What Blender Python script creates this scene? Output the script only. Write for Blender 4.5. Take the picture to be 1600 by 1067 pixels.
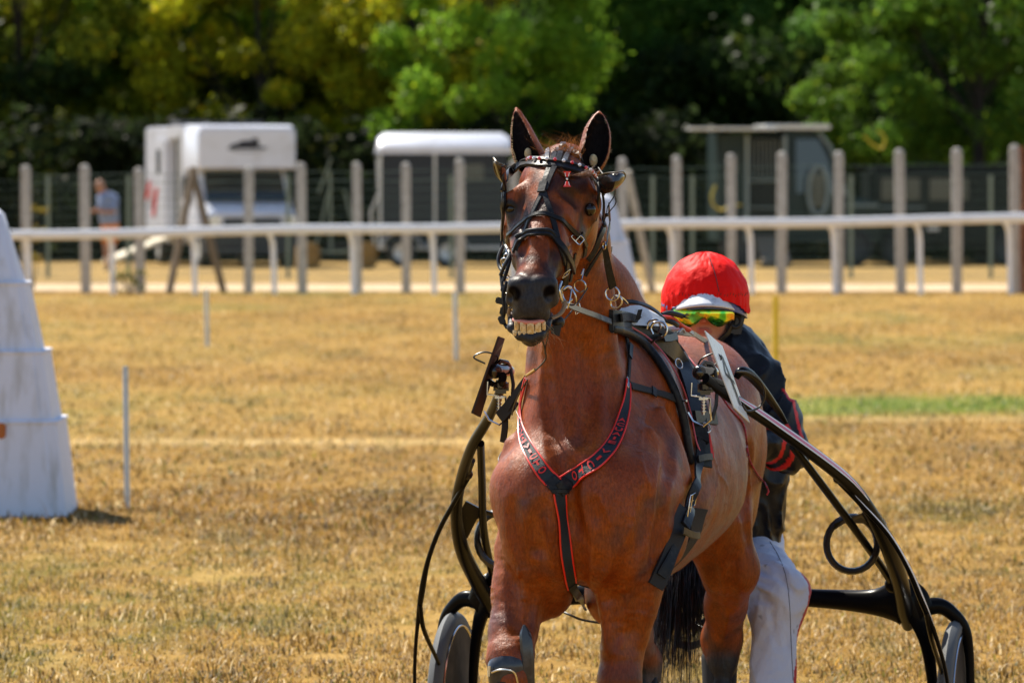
import bpy, bmesh, math, random
import numpy as np
from mathutils import Vector, Matrix, noise as mnoise
for o in list(bpy.data.objects): bpy.data.objects.remove(o)
R = math.radians
SC = bpy.context.scene
COL = SC.collection
random.seed(5); rng = np.random.default_rng(5)

# ---------------------------------------------------------------- camera, sky, sun, exposure
F = 9000.0; H = 1.85; HY = 275.0            # focal length in photo pixels, eye height, horizon row
cd = bpy.data.cameras.new('camera'); cam = bpy.data.objects.new('camera', cd); COL.objects.link(cam)
cam.location = (0, 0, H); cam.rotation_euler = (R(90), 0, 0)
cd.sensor_width = 36; cd.lens = 36 * F / 1600; cd.shift_y = -(533.5 - HY) / 1600
cd.clip_start = 0.5; cd.clip_end = 3000
cd.dof.use_dof = True; cd.dof.focus_distance = 16.25; cd.dof.aperture_fstop = 7.6; cd.dof.aperture_blades = 0
SC.camera = cam
SUN_EL, SUN_AZ = 52, -38                    # azimuth from +Y (away from camera), negative = to the left
w = bpy.data.worlds.new('World'); SC.world = w; w.use_nodes = True
nt = w.node_tree; nt.nodes.clear()
sky = nt.nodes.new('ShaderNodeTexSky'); sky.sky_type = 'NISHITA'; sky.sun_disc = False
sky.sun_elevation = R(SUN_EL); sky.sun_rotation = R(SUN_AZ); sky.air_density = 1.0; sky.dust_density = .5
bg = nt.nodes.new('ShaderNodeBackground'); bg.inputs['Strength'].default_value = 0.088
wo = nt.nodes.new('ShaderNodeOutputWorld')
nt.links.new(sky.outputs[0], bg.inputs[0]); nt.links.new(bg.outputs[0], wo.inputs[0])
sd = bpy.data.lights.new('sun', 'SUN'); sun = bpy.data.objects.new('sun', sd); COL.objects.link(sun)
sd.energy = 5.0; sd.angle = R(0.53); sd.color = (1.0, 0.93, 0.80)
sdir = Vector((math.sin(R(SUN_AZ)) * math.cos(R(SUN_EL)), math.cos(R(SUN_AZ)) * math.cos(R(SUN_EL)), math.sin(R(SUN_EL))))
sun.rotation_euler = sdir.to_track_quat('Z', 'Y').to_euler()
SC.view_settings.view_transform = 'Standard'; SC.view_settings.look = 'None'
SC.view_settings.exposure = 0.92; SC.view_settings.gamma = 1.0
SC.cycles.max_bounces = 6; SC.cycles.transparent_max_bounces = 16
SC.cycles.use_denoising = True
SC.cycles.sample_clamp_indirect = 6

# ---------------------------------------------------------------- helpers
def P(px, py, d):                            # photo pixel at a real distance d -> world point (metres)
    return Vector(((px - 800) * d / F, d, H - (py - HY) * d / F))
def V(*a): return Vector(a)
def tag(o, label=None, cat=None, group=None, kind=None):
    for k, v in (('label', label), ('category', cat), ('group', group), ('kind', kind)):
        if v: o[k] = v
    return o
def empty(name, loc=(0, 0, 0), label=None, cat=None, group=None):
    o = bpy.data.objects.new(name, None); COL.objects.link(o); o.location = loc; o.empty_display_size = .1
    tag(o, label, cat, group)
    bpy.context.view_layer.update()
    return o
def srgb(r, g, b, a=1):
    f = lambda c: ((c / 255 + .055) / 1.055) ** 2.4 if c > 10 else c / 255 / 12.92
    return (f(r), f(g), f(b), a)

def mat(name, col, rough=.6, metal=0, noise=None, bump=None, coat=0, spec=.5, trans=None, attr=None, sheen=0, nrough=None):
    """noise=(scale, colour2, detail, lo, hi) ; bump=(scale, strength, detail)"""
    m = bpy.data.materials.new(name); m.use_nodes = True; t = m.node_tree; b = t.nodes['Principled BSDF']
    b.inputs['Base Color'].default_value = (*col[:3], 1); b.inputs['Roughness'].default_value = rough
    b.inputs['Metallic'].default_value = metal; b.inputs['Coat Weight'].default_value = coat
    b.inputs['Coat Roughness'].default_value = .12
    b.inputs['Specular IOR Level'].default_value = spec; b.inputs['Sheen Weight'].default_value = sheen
    tc = t.nodes.new('ShaderNodeTexCoord'); src = None
    if attr:
        a = t.nodes.new('ShaderNodeAttribute'); a.attribute_name = attr; src = a.outputs['Color']
    if noise:
        sc, c2, det, lo, hi = noise
        n = t.nodes.new('ShaderNodeTexNoise'); n.inputs['Scale'].default_value = sc if not isinstance(sc, tuple) else 1
        n.inputs['Detail'].default_value = det; n.inputs['Roughness'].default_value = .6
        if isinstance(sc, tuple):
            mp = t.nodes.new('ShaderNodeMapping'); mp.inputs['Scale'].default_value = sc
            t.links.new(tc.outputs['Object'], mp.inputs[0]); t.links.new(mp.outputs[0], n.inputs['Vector'])
        else: t.links.new(tc.outputs['Object'], n.inputs['Vector'])
        r = t.nodes.new('ShaderNodeMapRange'); r.inputs['From Min'].default_value = lo; r.inputs['From Max'].default_value = hi
        t.links.new(n.outputs['Fac'], r.inputs['Value'])
        mx = t.nodes.new('ShaderNodeMix'); mx.data_type = 'RGBA'
        t.links.new(r.outputs[0], mx.inputs['Factor']); mx.inputs['A'].default_value = (*col[:3], 1); mx.inputs['B'].default_value = (*c2[:3], 1)
        if src:
            t.links.new(src, mx.inputs['A'])
            mm = t.nodes.new('ShaderNodeMix'); mm.data_type = 'RGBA'; mm.blend_type = 'MULTIPLY'; mm.inputs['Factor'].default_value = 1
            t.links.new(src, mm.inputs['A']); mm.inputs['B'].default_value = (*c2[:3], 1); t.links.new(mm.outputs['Result'], mx.inputs['B'])
        src = mx.outputs['Result']
        if nrough is not None:
            rr = t.nodes.new('ShaderNodeMapRange'); t.links.new(n.outputs['Fac'], rr.inputs['Value'])
            rr.inputs['From Min'].default_value = lo; rr.inputs['From Max'].default_value = hi
            rr.inputs['To Min'].default_value = rough; rr.inputs['To Max'].default_value = nrough
            t.links.new(rr.outputs[0], b.inputs['Roughness'])
    if src: t.links.new(src, b.inputs['Base Color'])
    if bump:
        sc, st, det = bump
        n = t.nodes.new('ShaderNodeTexNoise'); n.inputs['Detail'].default_value = det
        if isinstance(sc, tuple):
            mp = t.nodes.new('ShaderNodeMapping'); mp.inputs['Scale'].default_value = sc
            t.links.new(tc.outputs['Object'], mp.inputs[0]); t.links.new(mp.outputs[0], n.inputs['Vector']); n.inputs['Scale'].default_value = 1
        else:
            n.inputs['Scale'].default_value = sc; t.links.new(tc.outputs['Object'], n.inputs['Vector'])
        bp = t.nodes.new('ShaderNodeBump'); bp.inputs['Strength'].default_value = st; bp.inputs['Distance'].default_value = .02
        t.links.new(n.outputs['Fac'], bp.inputs['Height']); t.links.new(bp.outputs[0], b.inputs['Normal'])
    if trans:                                # thin foliage: part of the light passes through
        tr = t.nodes.new('ShaderNodeBsdfTranslucent'); ms = t.nodes.new('ShaderNodeMixShader'); ms.inputs[0].default_value = trans
        if src: t.links.new(src, tr.inputs[0])
        else: tr.inputs[0].default_value = (*col[:3], 1)
        t.links.new(b.outputs[0], ms.inputs[1]); t.links.new(tr.outputs[0], ms.inputs[2])
        t.links.new(ms.outputs[0], t.nodes['Material Output'].inputs[0])
    return m

def link(name, me, m, parent=None, smooth=False):
    o = bpy.data.objects.new(name, me); COL.objects.link(o)
    for mm in (m if isinstance(m, (list, tuple)) else [m]): me.materials.append(mm)
    if smooth: me.polygons.foreach_set('use_smooth', [True] * len(me.polygons))
    if parent:
        o.parent = parent; o.matrix_parent_inverse = parent.matrix_world.inverted()
    return o
def pydata(name, vs, fs, m, parent=None, smooth=False):
    me = bpy.data.meshes.new(name)
    if isinstance(vs, np.ndarray):
        nv, nf, k = len(vs), len(fs), fs.shape[1]
        me.vertices.add(nv); me.vertices.foreach_set('co', vs.astype(np.float32).ravel())
        me.loops.add(nf * k); me.loops.foreach_set('vertex_index', fs.astype(np.int32).ravel())
        me.polygons.add(nf); me.polygons.foreach_set('loop_start', np.arange(0, nf * k, k, dtype=np.int32))
        me.update(calc_edges=True)
    else:
        me.from_pydata([tuple(v) for v in vs], [], fs); me.update()
    return link(name, me, m, parent, smooth)

class MB:
    """collects shapes into one mesh"""
    def __init__(s): s.v = []; s.f = []; s.mi = []; s.cur = 0; s.sm = []
    def add(s, vs, fs, smooth=False):
        n = len(s.v); s.v += [tuple(v) for v in vs]
        for f in fs: s.f.append(tuple(i + n for i in f)); s.mi.append(s.cur); s.sm.append(smooth)
    def box(s, c, size, rot=None, bev=0):
        bm = bmesh.new(); bmesh.ops.create_cube(bm, size=1)
        bmesh.ops.scale(bm, vec=size, verts=bm.verts)
        if bev: bmesh.ops.bevel(bm, geom=bm.edges[:], offset=bev, segments=2, affect='EDGES', clamp_overlap=True)
        M = Matrix.Translation(c) @ (rot.to_4x4() if rot is not None else Matrix())
        bm.transform(M); bm.verts.index_update()
        s.add([v.co for v in bm.verts], [[v.index for v in f.verts] for f in bm.faces]); bm.free(); return s
    def tube(s, pts, rad, n=10, cap=True, flat=None, closed=False, up=None):
        """round bar along pts; rad number or list; flat=(k) squashes the section along the frame's second axis"""
        pts = [Vector(p) for p in pts]; m = len(pts)
        if not hasattr(rad, '__len__'): rad = [rad] * m
        T = []
        for i in range(m):
            a = pts[(i - 1) % m] if closed or i > 0 else pts[0]; b = pts[(i + 1) % m] if closed or i < m - 1 else pts[-1]
            T.append((b - a).normalized())
        u = Vector(up) if up is not None else (Vector((0, 0, 1)) if abs(T[0].z) < .9 else Vector((1, 0, 0)))
        vs = []
        for i in range(m):
            u = (u - T[i] * u.dot(T[i])).normalized(); w_ = T[i].cross(u)
            r = rad[i]; ru, rw = (r if not isinstance(r, tuple) else r[0]), (r if not isinstance(r, tuple) else r[1])
            if flat: rw = ru * flat
            for k in range(n):
                a = 2 * math.pi * k / n; vs.append(pts[i] + u * (math.cos(a) * ru) + w_ * (math.sin(a) * rw))
        fs = []
        for i in range(m if closed else m - 1):
            j = (i + 1) % m
            for k in range(n): fs.append((i * n + k, i * n + (k + 1) % n, j * n + (k + 1) % n, j * n + k))
        if cap and not closed: fs.append(tuple(range(n - 1, -1, -1))); fs.append(tuple((m - 1) * n + k for k in range(n)))
        s.add(vs, fs, True); return s
    def sphere(s, c, r, n=14, scale=(1, 1, 1), rot=None):
        vs = []; fs = []; h = n // 2
        for i in range(h + 1):
            t = math.pi * i / h
            for k in range(n):
                a = 2 * math.pi * k / n; v = Vector((math.sin(t) * math.cos(a) * r * scale[0], math.sin(t) * math.sin(a) * r * scale[1], math.cos(t) * r * scale[2]))
                if rot is not None: v = rot @ v
                vs.append(Vector(c) + v)
        for i in range(h):
            for k in range(n): fs.append((i * n + k, (i + 1) * n + k, (i + 1) * n + (k + 1) % n, i * n + (k + 1) % n))
        s.add(vs, fs, True); return s
    def loft(s, rings, cap=True, smooth=True, closed=True):
        n = len(rings[0]); vs = [v for r_ in rings for v in r_]; fs = []
        for i in range(len(rings) - 1):
            for k in range(n if closed else n - 1): fs.append((i * n + k, i * n + (k + 1) % n, (i + 1) * n + (k + 1) % n, (i + 1) * n + k))
        s.add(vs, fs, smooth)
        if cap and closed: s.add(rings[0], [tuple(range(n - 1, -1, -1))]); s.add(rings[-1], [tuple(range(n))])
        return s
    def lathe(s, c, axis, prof, n=24):
        """prof: (radius, distance along axis)"""
        ax = Vector(axis).normalized(); u = ax.orthogonal().normalized(); w_ = ax.cross(u); rings = []
        for r, h in prof: rings.append([Vector(c) + ax * h + (u * math.cos(2 * math.pi * k / n) + w_ * math.sin(2 * math.pi * k / n)) * max(r, 1e-4) for k in range(n)])
        return s.loft(rings, cap=False)
    def ribbon(s, pts, nor, width, thick=.004):
        """flat strap lying along pts, its face along nor"""
        m = len(pts); pts = [Vector(p) for p in pts]
        if not hasattr(width, '__len__'): width = [width] * m
        rings = []
        for i in range(m):
            t = (pts[min(i + 1, m - 1)] - pts[max(i - 1, 0)]).normalized(); n_ = Vector(nor[i]); n_ = (n_ - t * n_.dot(t)).normalized(); b = t.cross(n_)
            hw = width[i] / 2; e = min(.0015, thick * .4)
            rings.append([pts[i] + b * x + n_ * z for x, z in ((-hw, e), (-hw + e, thick), (hw - e, thick), (hw, e), (hw, 0), (-hw, 0))])
        s.loft(rings, smooth=False); return s
    def poly(s, outline, ex):
        """flat outline (list of points) extruded by vector ex, bevel-free"""
        n = len(outline); ex = Vector(ex); a = [Vector(p) for p in outline]; b = [p + ex for p in a]
        s.add(a + b, [tuple(range(n)), tuple(range(2 * n - 1, n - 1, -1))] + [(i, n + i, n + (i + 1) % n, (i + 1) % n) for i in range(n)]); return s
    def build(s, name, m, parent=None):
        me = bpy.data.meshes.new(name); me.from_pydata(s.v, [], s.f); me.update()
        bm = bmesh.new(); bm.from_mesh(me); bmesh.ops.recalc_face_normals(bm, faces=bm.faces); bm.to_mesh(me); bm.free()
        o = link(name, me, m, parent)
        me.polygons.foreach_set('use_smooth', [True] * len(s.f)); me.set_sharp_from_angle(angle=R(38)); me.polygons.foreach_set('material_index', s.mi)
        return o
def crv(pts, n=8):
    """Catmull-Rom through pts (vectors or tuples of any length)"""
    A = [np.array(tuple(p), float) for p in pts]; out = []
    for i in range(len(A) - 1):
        p0 = A[i - 1] if i else 2 * A[0] - A[1]; p1 = A[i]; p2 = A[i + 1]; p3 = A[i + 2] if i + 2 < len(A) else 2 * A[-1] - A[-2]
        for k in range(n):
            t = k / n; out.append(.5 * (2 * p1 + (p2 - p0) * t + (2 * p0 - 5 * p1 + 4 * p2 - p3) * t * t + (3 * p1 - p0 - 3 * p2 + p3) * t ** 3))
    out.append(A[-1]); return out
def ppath(pts, n=8):                         # list of (px, py, d) -> smooth world path
    return [P(*q) for q in crv(pts, n)]
def ring(mb, c, axis, R0, r, n=22, sx=1, nr=8):
    ax = Vector(axis).normalized(); u = ax.orthogonal().normalized(); w_ = ax.cross(u)
    mb.tube([Vector(c) + u * math.cos(2 * math.pi * k / n) * R0 * sx + w_ * math.sin(2 * math.pi * k / n) * R0 for k in range(n)], r, n=nr, closed=True)
    return mb

# ---------------------------------------------------------------- implicit surfaces -> one continuous skin
def smin(a, b, k):
    h = np.maximum(k - np.abs(a - b), 0) / k
    return np.minimum(a, b) - h * h * k * .25
def smax(a, b, k): return -smin(-a, -b, k)
class Sdf:
    def __init__(s, noise_fn=None): s.p = []; s.nf = noise_fn
    def cap(s, a, b, ra, rb=None, k=.03, flat=None, op=1):
        """tapered capsule; flat=(direction, factor) makes it thinner (<1) or wider (>1) along a direction"""
        a = np.array(tuple(a), float); b = np.array(tuple(b), float); rb = ra if rb is None else rb
        if flat: u = np.array(tuple(flat[0]), float); u /= np.linalg.norm(u); flat = (u, flat[1])
        ba = b - a; L = ba @ ba + 1e-12
        def f(p):
            q = p - a
            if flat:
                fu, fs = flat; bb = ba + fu * (ba @ fu) * (1 / fs - 1); q = q + np.outer(q @ fu, fu) * (1 / fs - 1); LL = bb @ bb + 1e-12
            else: bb, LL = ba, L
            h = np.clip((q @ bb) / LL, 0, 1)
            d = np.sqrt(((q - h[:, None] * bb) ** 2).sum(1)) - (ra + (rb - ra) * h)
            return d * (min(1, flat[1]) if flat else 1)
        s.p.append((f, k, op)); return s
    def ell(s, c, r, k=.03, rot=None, op=1):
        """ellipsoid, rot = 3x3 whose columns are its axes"""
        c = np.array(tuple(c), float); r = np.array(r, float); M = None if rot is None else np.array(rot, float)
        def f(p):
            q = p - c
            if M is not None: q = q @ M
            k0 = np.sqrt(((q / r) ** 2).sum(1)) + 1e-9; k1 = np.sqrt(((q / (r * r)) ** 2).sum(1)) + 1e-9
            return k0 * (k0 - 1) / k1
        s.p.append((f, k, op)); return s
    def fun(s, f, k=.03, op=1): s.p.append((f, k, op)); return s
    def __call__(s, p, idx=None):
        d = np.full(len(p), 9., np.float64)
        for i in (range(len(s.p)) if idx is None else idx):
            f, k, op = s.p[i]; e = f(p)
            d = smin(d, e, k) if op > 0 else smax(d, -e, k)
        if s.nf is not None: d = d + s.nf(p)
        return d
    def near(s, p, r): return [i for i, (f, k, op) in enumerate(s.p) if f(p).min() < r + k]
    def grad(s, p, e=.003, idx=None):
        g = np.stack([s(p + np.eye(3)[i] * e, idx) - s(p - np.eye(3)[i] * e, idx) for i in range(3)], 1)
        return g / (np.linalg.norm(g, axis=1)[:, None] + 1e-9)
    def mesh(s, ax, ay, az, B=12):
        """surface nets on a rectilinear grid, evaluated only in blocks near the surface"""
        ax, ay, az = (np.asarray(q, float) for q in (ax, ay, az)); nx, ny, nz = len(ax), len(ay), len(az)
        G = np.full((nx, ny, nz), 1., np.float32)
        def blocks(n, a):
            st = np.arange(0, n, B); en = np.minimum(st + B, n); return st, en, (a[st] + a[np.minimum(en, n - 1)]) / 2, (a[np.minimum(en, n - 1)] - a[st]) / 2
        bx, by, bz = blocks(nx, ax), blocks(ny, ay), blocks(nz, az)
        I = np.stack(np.meshgrid(range(len(bx[0])), range(len(by[0])), range(len(bz[0])), indexing='ij'), -1).reshape(-1, 3)
        C = np.stack([bx[2][I[:, 0]], by[2][I[:, 1]], bz[2][I[:, 2]]], 1); Rr = np.sqrt(bx[3][I[:, 0]] ** 2 + by[3][I[:, 1]] ** 2 + bz[3][I[:, 2]] ** 2)
        D = np.stack([f(C) for f, k, op in s.p], 1); K = np.array([k for f, k, op in s.p]); OP = np.array([op for f, k, op in s.p])
        tot = s(C)
        act = np.abs(tot) < Rr * 1.9 + .02
        G_in = tot < 0
        for bi in range(len(I)):
            i, j, k = I[bi]; sl = (slice(bx[0][i], bx[1][i]), slice(by[0][j], by[1][j]), slice(bz[0][k], bz[1][k]))
            if not act[bi]:
                G[sl] = -1. if G_in[bi] else 1.; continue
            mn = D[bi][OP > 0].min(); use = np.where(OP > 0, D[bi] < max(mn, 0) + 2.6 * Rr[bi] + K + .01, D[bi] < 2.4 * Rr[bi] + K + .01)
            X = np.stack(np.meshgrid(ax[sl[0]], ay[sl[1]], az[sl[2]], indexing='ij'), -1); sh = X.shape[:3]
            G[sl] = s(X.reshape(-1, 3), np.nonzero(use)[0]).reshape(sh)
        S = G < 0
        cnt = np.zeros((nx - 1, ny - 1, nz - 1), np.int8)
        for a in (0, 1):
            for b in (0, 1):
                for c in (0, 1): cnt += S[a:nx - 1 + a, b:ny - 1 + b, c:nz - 1 + c]
        cells = np.argwhere((cnt > 0) & (cnt < 8)); ids = np.full((nx - 1, ny - 1, nz - 1), -1, np.int32); ids[tuple(cells.T)] = np.arange(len(cells))
        cor = np.array([(a, b, c) for a in (0, 1) for b in (0, 1) for c in (0, 1)])
        val = np.stack([G[tuple((cells + c).T)] for c in cor], 1)
        acc = np.zeros((len(cells), 3)); n = np.zeros(len(cells))
        for a in range(8):
            for b in range(a + 1, 8):
                if np.abs(cor[a] - cor[b]).sum() != 1: continue
                va, vb = val[:, a], val[:, b]; m = (va < 0) != (vb < 0); t = np.where(m, va / np.where(m, va - vb, 1), 0)
                acc += np.where(m[:, None], cor[a] + t[:, None] * (cor[b] - cor[a]), 0); n += m
        loc = acc / n[:, None]; vs = np.empty((len(cells), 3))
        for d, a in enumerate((ax, ay, az)):
            i = cells[:, d]; vs[:, d] = a[i] + loc[:, d] * (a[i + 1] - a[i])
        F_ = []
        for d in range(3):
            e1, e2 = [(1, 2), (2, 0), (0, 1)][d]
            sa = [slice(1, -1)] * 3; sa[d] = slice(0, -1); sb = list(sa); sb[d] = slice(1, None)
            A, Bv = S[tuple(sa)], S[tuple(sb)]; w_ = np.argwhere(A != Bv); base = w_ + 1; base[:, d] -= 1
            flip = A[tuple(w_.T)]
            def cid(o1, o2):
                q = base.copy(); q[:, e1] -= o1; q[:, e2] -= o2; return ids[tuple(q.T)]
            q = np.stack([cid(1, 1), cid(0, 1), cid(0, 0), cid(1, 0)], 1); q[~flip] = q[~flip][:, ::-1]; F_.append(q)
        F_ = np.concatenate(F_); F_ = F_[(F_ >= 0).all(1)]
        return vs, F_
    def hit(s, px, py, d0=15.2, d1=17.8, n=150):
        """where the view line of a photo pixel meets this surface -> point, outward normal"""
        t = np.linspace(d0, d1, n); p = np.stack([(px - 800) * t / F, t, H - (py - HY) * t / F], 1); ix = s.near(p[::5], .09); v = s(p, ix)
        i = np.argmax(v < 0)
        if v[i] >= 0: i = int(np.argmin(v)); q = p[i]
        elif i == 0: q = p[0]
        else:
            a, b = t[i - 1], t[i]
            for _ in range(12):
                m = (a + b) / 2; pm = np.array([[(px - 800) * m / F, m, H - (py - HY) * m / F]])
                if s(pm, ix)[0] < 0: b = m
                else: a = m
            q = pm[0]
        g = s.grad(q[None], idx=ix)[0]
        return Vector(q), Vector(g)
def axis(*seg):                              # axis((start, end, step), ...) contiguous
    out = []
    for a, b, st in seg: out.append(np.linspace(a, b, max(2, int(round((b - a) / st))), endpoint=False))
    return np.concatenate(out + [[seg[-1][1]]])
def vnoise(p, sc, seed=0):
    """cheap smooth value noise, vectorised, about -1..1"""
    q = p * sc + seed * 17.3; i = np.floor(q).astype(np.int64); f = q - i; f = f * f * (3 - 2 * f)
    def h(a, b, c):
        n = (a * 73856093) ^ (b * 19349663) ^ (c * 83492791); n = (n ^ (n >> 13)) * 1274126177; return ((n ^ (n >> 16)) & 65535) / 32767.5 - 1
    x, y, z = i[:, 0], i[:, 1], i[:, 2]; r = 0
    for a in (0, 1):
        for b in (0, 1):
            for c in (0, 1):
                r = r + h(x + a, y + b, z + c) * (f[:, 0] if a else 1 - f[:, 0]) * (f[:, 1] if b else 1 - f[:, 1]) * (f[:, 2] if c else 1 - f[:, 2])
    return r
def set_col(me, col, alpha=None):
    a = me.color_attributes.new('Col', 'FLOAT_COLOR', 'POINT'); c = np.ones((len(col), 4), np.float32); c[:, :3] = col; c[:, 3] = 1 if alpha is None else alpha; a.data.foreach_set('color', c.ravel())
# ---------------------------------------------------------------- ground
def gz(x, y):                                # the near strip where the horse trots lies a little lower
    t = np.clip((y - 18.9) / 2.0, 0, 1); t = t * t * (3 - 2 * t)
    return -.18 * (1 - t)
def ss(a, b, x): t = np.clip((x - a) / (b - a), 0, 1); return t * t * (3 - 2 * t)
def gcolor(x, y):
    """dry meadow colour at ground points: straw, ochre, brown and green patches"""
    p = np.stack([x, y * .33, x * 0], 1)
    a = vnoise(p, .55, 1); b = vnoise(p, 2.1, 2); c = vnoise(p, 7, 3); d = vnoise(p, .16, 5)
    straw = np.array([.42, .26, .070]); ochre = np.array([.31, .17, .036]); brown = np.array([.14, .085, .030]); green = np.array([.145, .155, .028]); pale = np.array([.64, .46, .20])
    m = lambda q, w_, t: q * (1 - t[:, None]) + w_ * t[:, None]
    q = m(np.tile(straw, (len(x), 1)), ochre, np.clip(.5 + a * .9 + b * .4, 0, 1))
    q = m(q, brown, np.clip(b * .9 + c * .7 + a * .4 - .18, 0, 1) * .85)
    q = m(q, green, np.clip(a * -.8 + c * .6 + b * .5 + d * .8 - .04, 0, 1) * .85)
    q = m(q, pale, np.clip(c * .7 + b * .5 - .5, 0, 1) * .7)
    band = np.exp(-((y - (9000 * 1.85 / (636 - 275)) - .02 * x + .5 * np.sin(x * 1.3)) / 1.7) ** 2) * ss(1.3, 2.1, x); q = m(q, np.array([.08, .20, .02]), np.clip(band * (1.7 + .9 * b), 0, .93))   # greener strip on the right
    band = np.exp(-((y - 9000 * 1.85 / (690 - 275)) / .42) ** 2) * ss(.5, -.6, x); q = m(q, pale, band * .9)
    band = np.exp(-((y - 9000 * 1.85 / (655 - 275)) / .4) ** 2) * ss(1.2, 2.2, x); q = m(q, pale, band * .7)
    return q
ys = np.concatenate([np.linspace(-30, 10, 6), np.linspace(11, 30, 150), np.linspace(30.3, 100, 220), np.linspace(102, 180, 20), [260, 500, 1200]])
xs = np.concatenate([[-1200, -300, -90, -40, -20], np.linspace(-12, 12, 190), [20, 40, 90, 300, 1200]])
X, Y = np.meshgrid(xs, ys); X = X.ravel(); Y = Y.ravel()
gv = np.stack([X, Y, gz(X, Y)], 1); nx_ = len(xs); i = np.arange(len(gv)).reshape(len(ys), nx_)
gf = np.stack([i[:-1, :-1].ravel(), i[:-1, 1:].ravel(), i[1:, 1:].ravel(), i[1:, :-1].ravel()], 1)
def ground_mat():
    m = bpy.data.materials.new('dry_meadow'); m.use_nodes = True; t = m.node_tree; b = t.nodes['Principled BSDF']; b.inputs['Roughness'].default_value = .95; b.inputs['Specular IOR Level'].default_value = .1
    tc = t.nodes.new('ShaderNodeTexCoord')
    def n(scale, det, ro=.6, sc=(1, 1, 1)):
        mp = t.nodes.new('ShaderNodeMapping'); mp.inputs['Scale'].default_value = sc; t.links.new(tc.outputs['Object'], mp.inputs[0])
        q = t.nodes.new('ShaderNodeTexNoise'); q.inputs['Scale'].default_value = scale; q.inputs['Detail'].default_value = det; q.inputs['Roughness'].default_value = ro; t.links.new(mp.outputs[0], q.inputs['Vector']); return q.outputs['Fac']
    def ramp(f, *st):
        q = t.nodes.new('ShaderNodeValToRGB'); e = q.color_ramp.elements
        while len(e) < len(st): e.new(.5)
        for k, (p_, c_) in enumerate(st): e[k].position = p_; e[k].color = (*c_, 1)
        t.links.new(f, q.inputs[0]); return q.outputs[0]
    c1 = ramp(n(1.1, 8, .7, (1, .28, 1)), (.30, (.13, .09, .022)), (.42, (.27, .15, .03)), (.52, (.42, .235, .05)), (.66, (.58, .38, .13)))
    c2 = ramp(n(22, 6, .75), (.3, (.35, .33, .3)), (.5, (1, 1, 1)), (.75, (1.5, 1.5, 1.5)))
    mx = t.nodes.new('ShaderNodeMix'); mx.data_type = 'RGBA'; mx.blend_type = 'MULTIPLY'; mx.inputs['Factor'].default_value = .8; t.links.new(c1, mx.inputs['A']); t.links.new(c2, mx.inputs['B'])
    g = ramp(n(.45, 5, .6, (1, .3, 1)), (.50, (0, 0, 0)), (.68, (.6, .6, .6))); mg = t.nodes.new('ShaderNodeMix'); mg.data_type = 'RGBA'; t.links.new(g, mg.inputs['Factor']); t.links.new(mx.outputs['Result'], mg.inputs['A']); mg.inputs['B'].default_value = (.12, .14, .03, 1)
    va = t.nodes.new('ShaderNodeAttribute'); va.attribute_name = 'Col'; m3 = t.nodes.new('ShaderNodeMix'); m3.data_type = 'RGBA'; m3.blend_type = 'MULTIPLY'; m3.inputs['Factor'].default_value = 1; t.links.new(va.outputs['Color'], m3.inputs['A']); t.links.new(c2, m3.inputs['B'])
    m4 = t.nodes.new('ShaderNodeMix'); m4.data_type = 'RGBA'; m4.inputs['Factor'].default_value = .72; t.links.new(mg.outputs['Result'], m4.inputs['A']); t.links.new(m3.outputs['Result'], m4.inputs['B']); t.links.new(m4.outputs['Result'], b.inputs['Base Color'])
    bp = t.nodes.new('ShaderNodeBump'); bp.inputs['Strength'].default_value = .8; bp.inputs['Distance'].default_value = .03; t.links.new(n(18, 6, .7), bp.inputs['Height']); t.links.new(bp.outputs[0], b.inputs['Normal'])
    return m
GM = ground_mat()
ground = pydata('ground', gv, gf, GM, smooth=True); set_col(ground.data, gcolor(gv[:, 0], gv[:, 1]) * .8); tag(ground, 'sun-dried meadow running from the trotting horse to the trees', kind='structure')
# pale sandy track just beyond the running rail, and the dusty yard behind it
def strip(name, y0, y1, z, m, label, wob=.25, x0=-40, x1=40):
    n = 160; vs = []; fs = []
    for k in range(n + 1):
        x = x0 + (x1 - x0) * k / n; vs += [(x, y0 + wob * mnoise.noise((x * .5, y0, 0)), z), (x, y1 + wob * mnoise.noise((x * .4, y1, 3)), z)]
    for k in range(n): fs.append((2 * k, 2 * k + 2, 2 * k + 3, 2 * k + 1))
    return tag(pydata(name, vs, fs, m), label, kind='structure')
strip('track', 92.6, 98.6, .006, mat('pale_sand', (.52, .40, .27), .95, noise=(1.2, (.50, .33, .15), 6, .45, .7), spec=.1), 'pale sandy track behind the running rail')
strip('yard', 99.2, 150, .004, mat('dry_yard', (.36, .23, .075), .95, noise=(.6, (.20, .14, .06), 6, .4, .65), spec=.1), 'dry trodden yard where the horse lorries park', .6)

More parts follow.
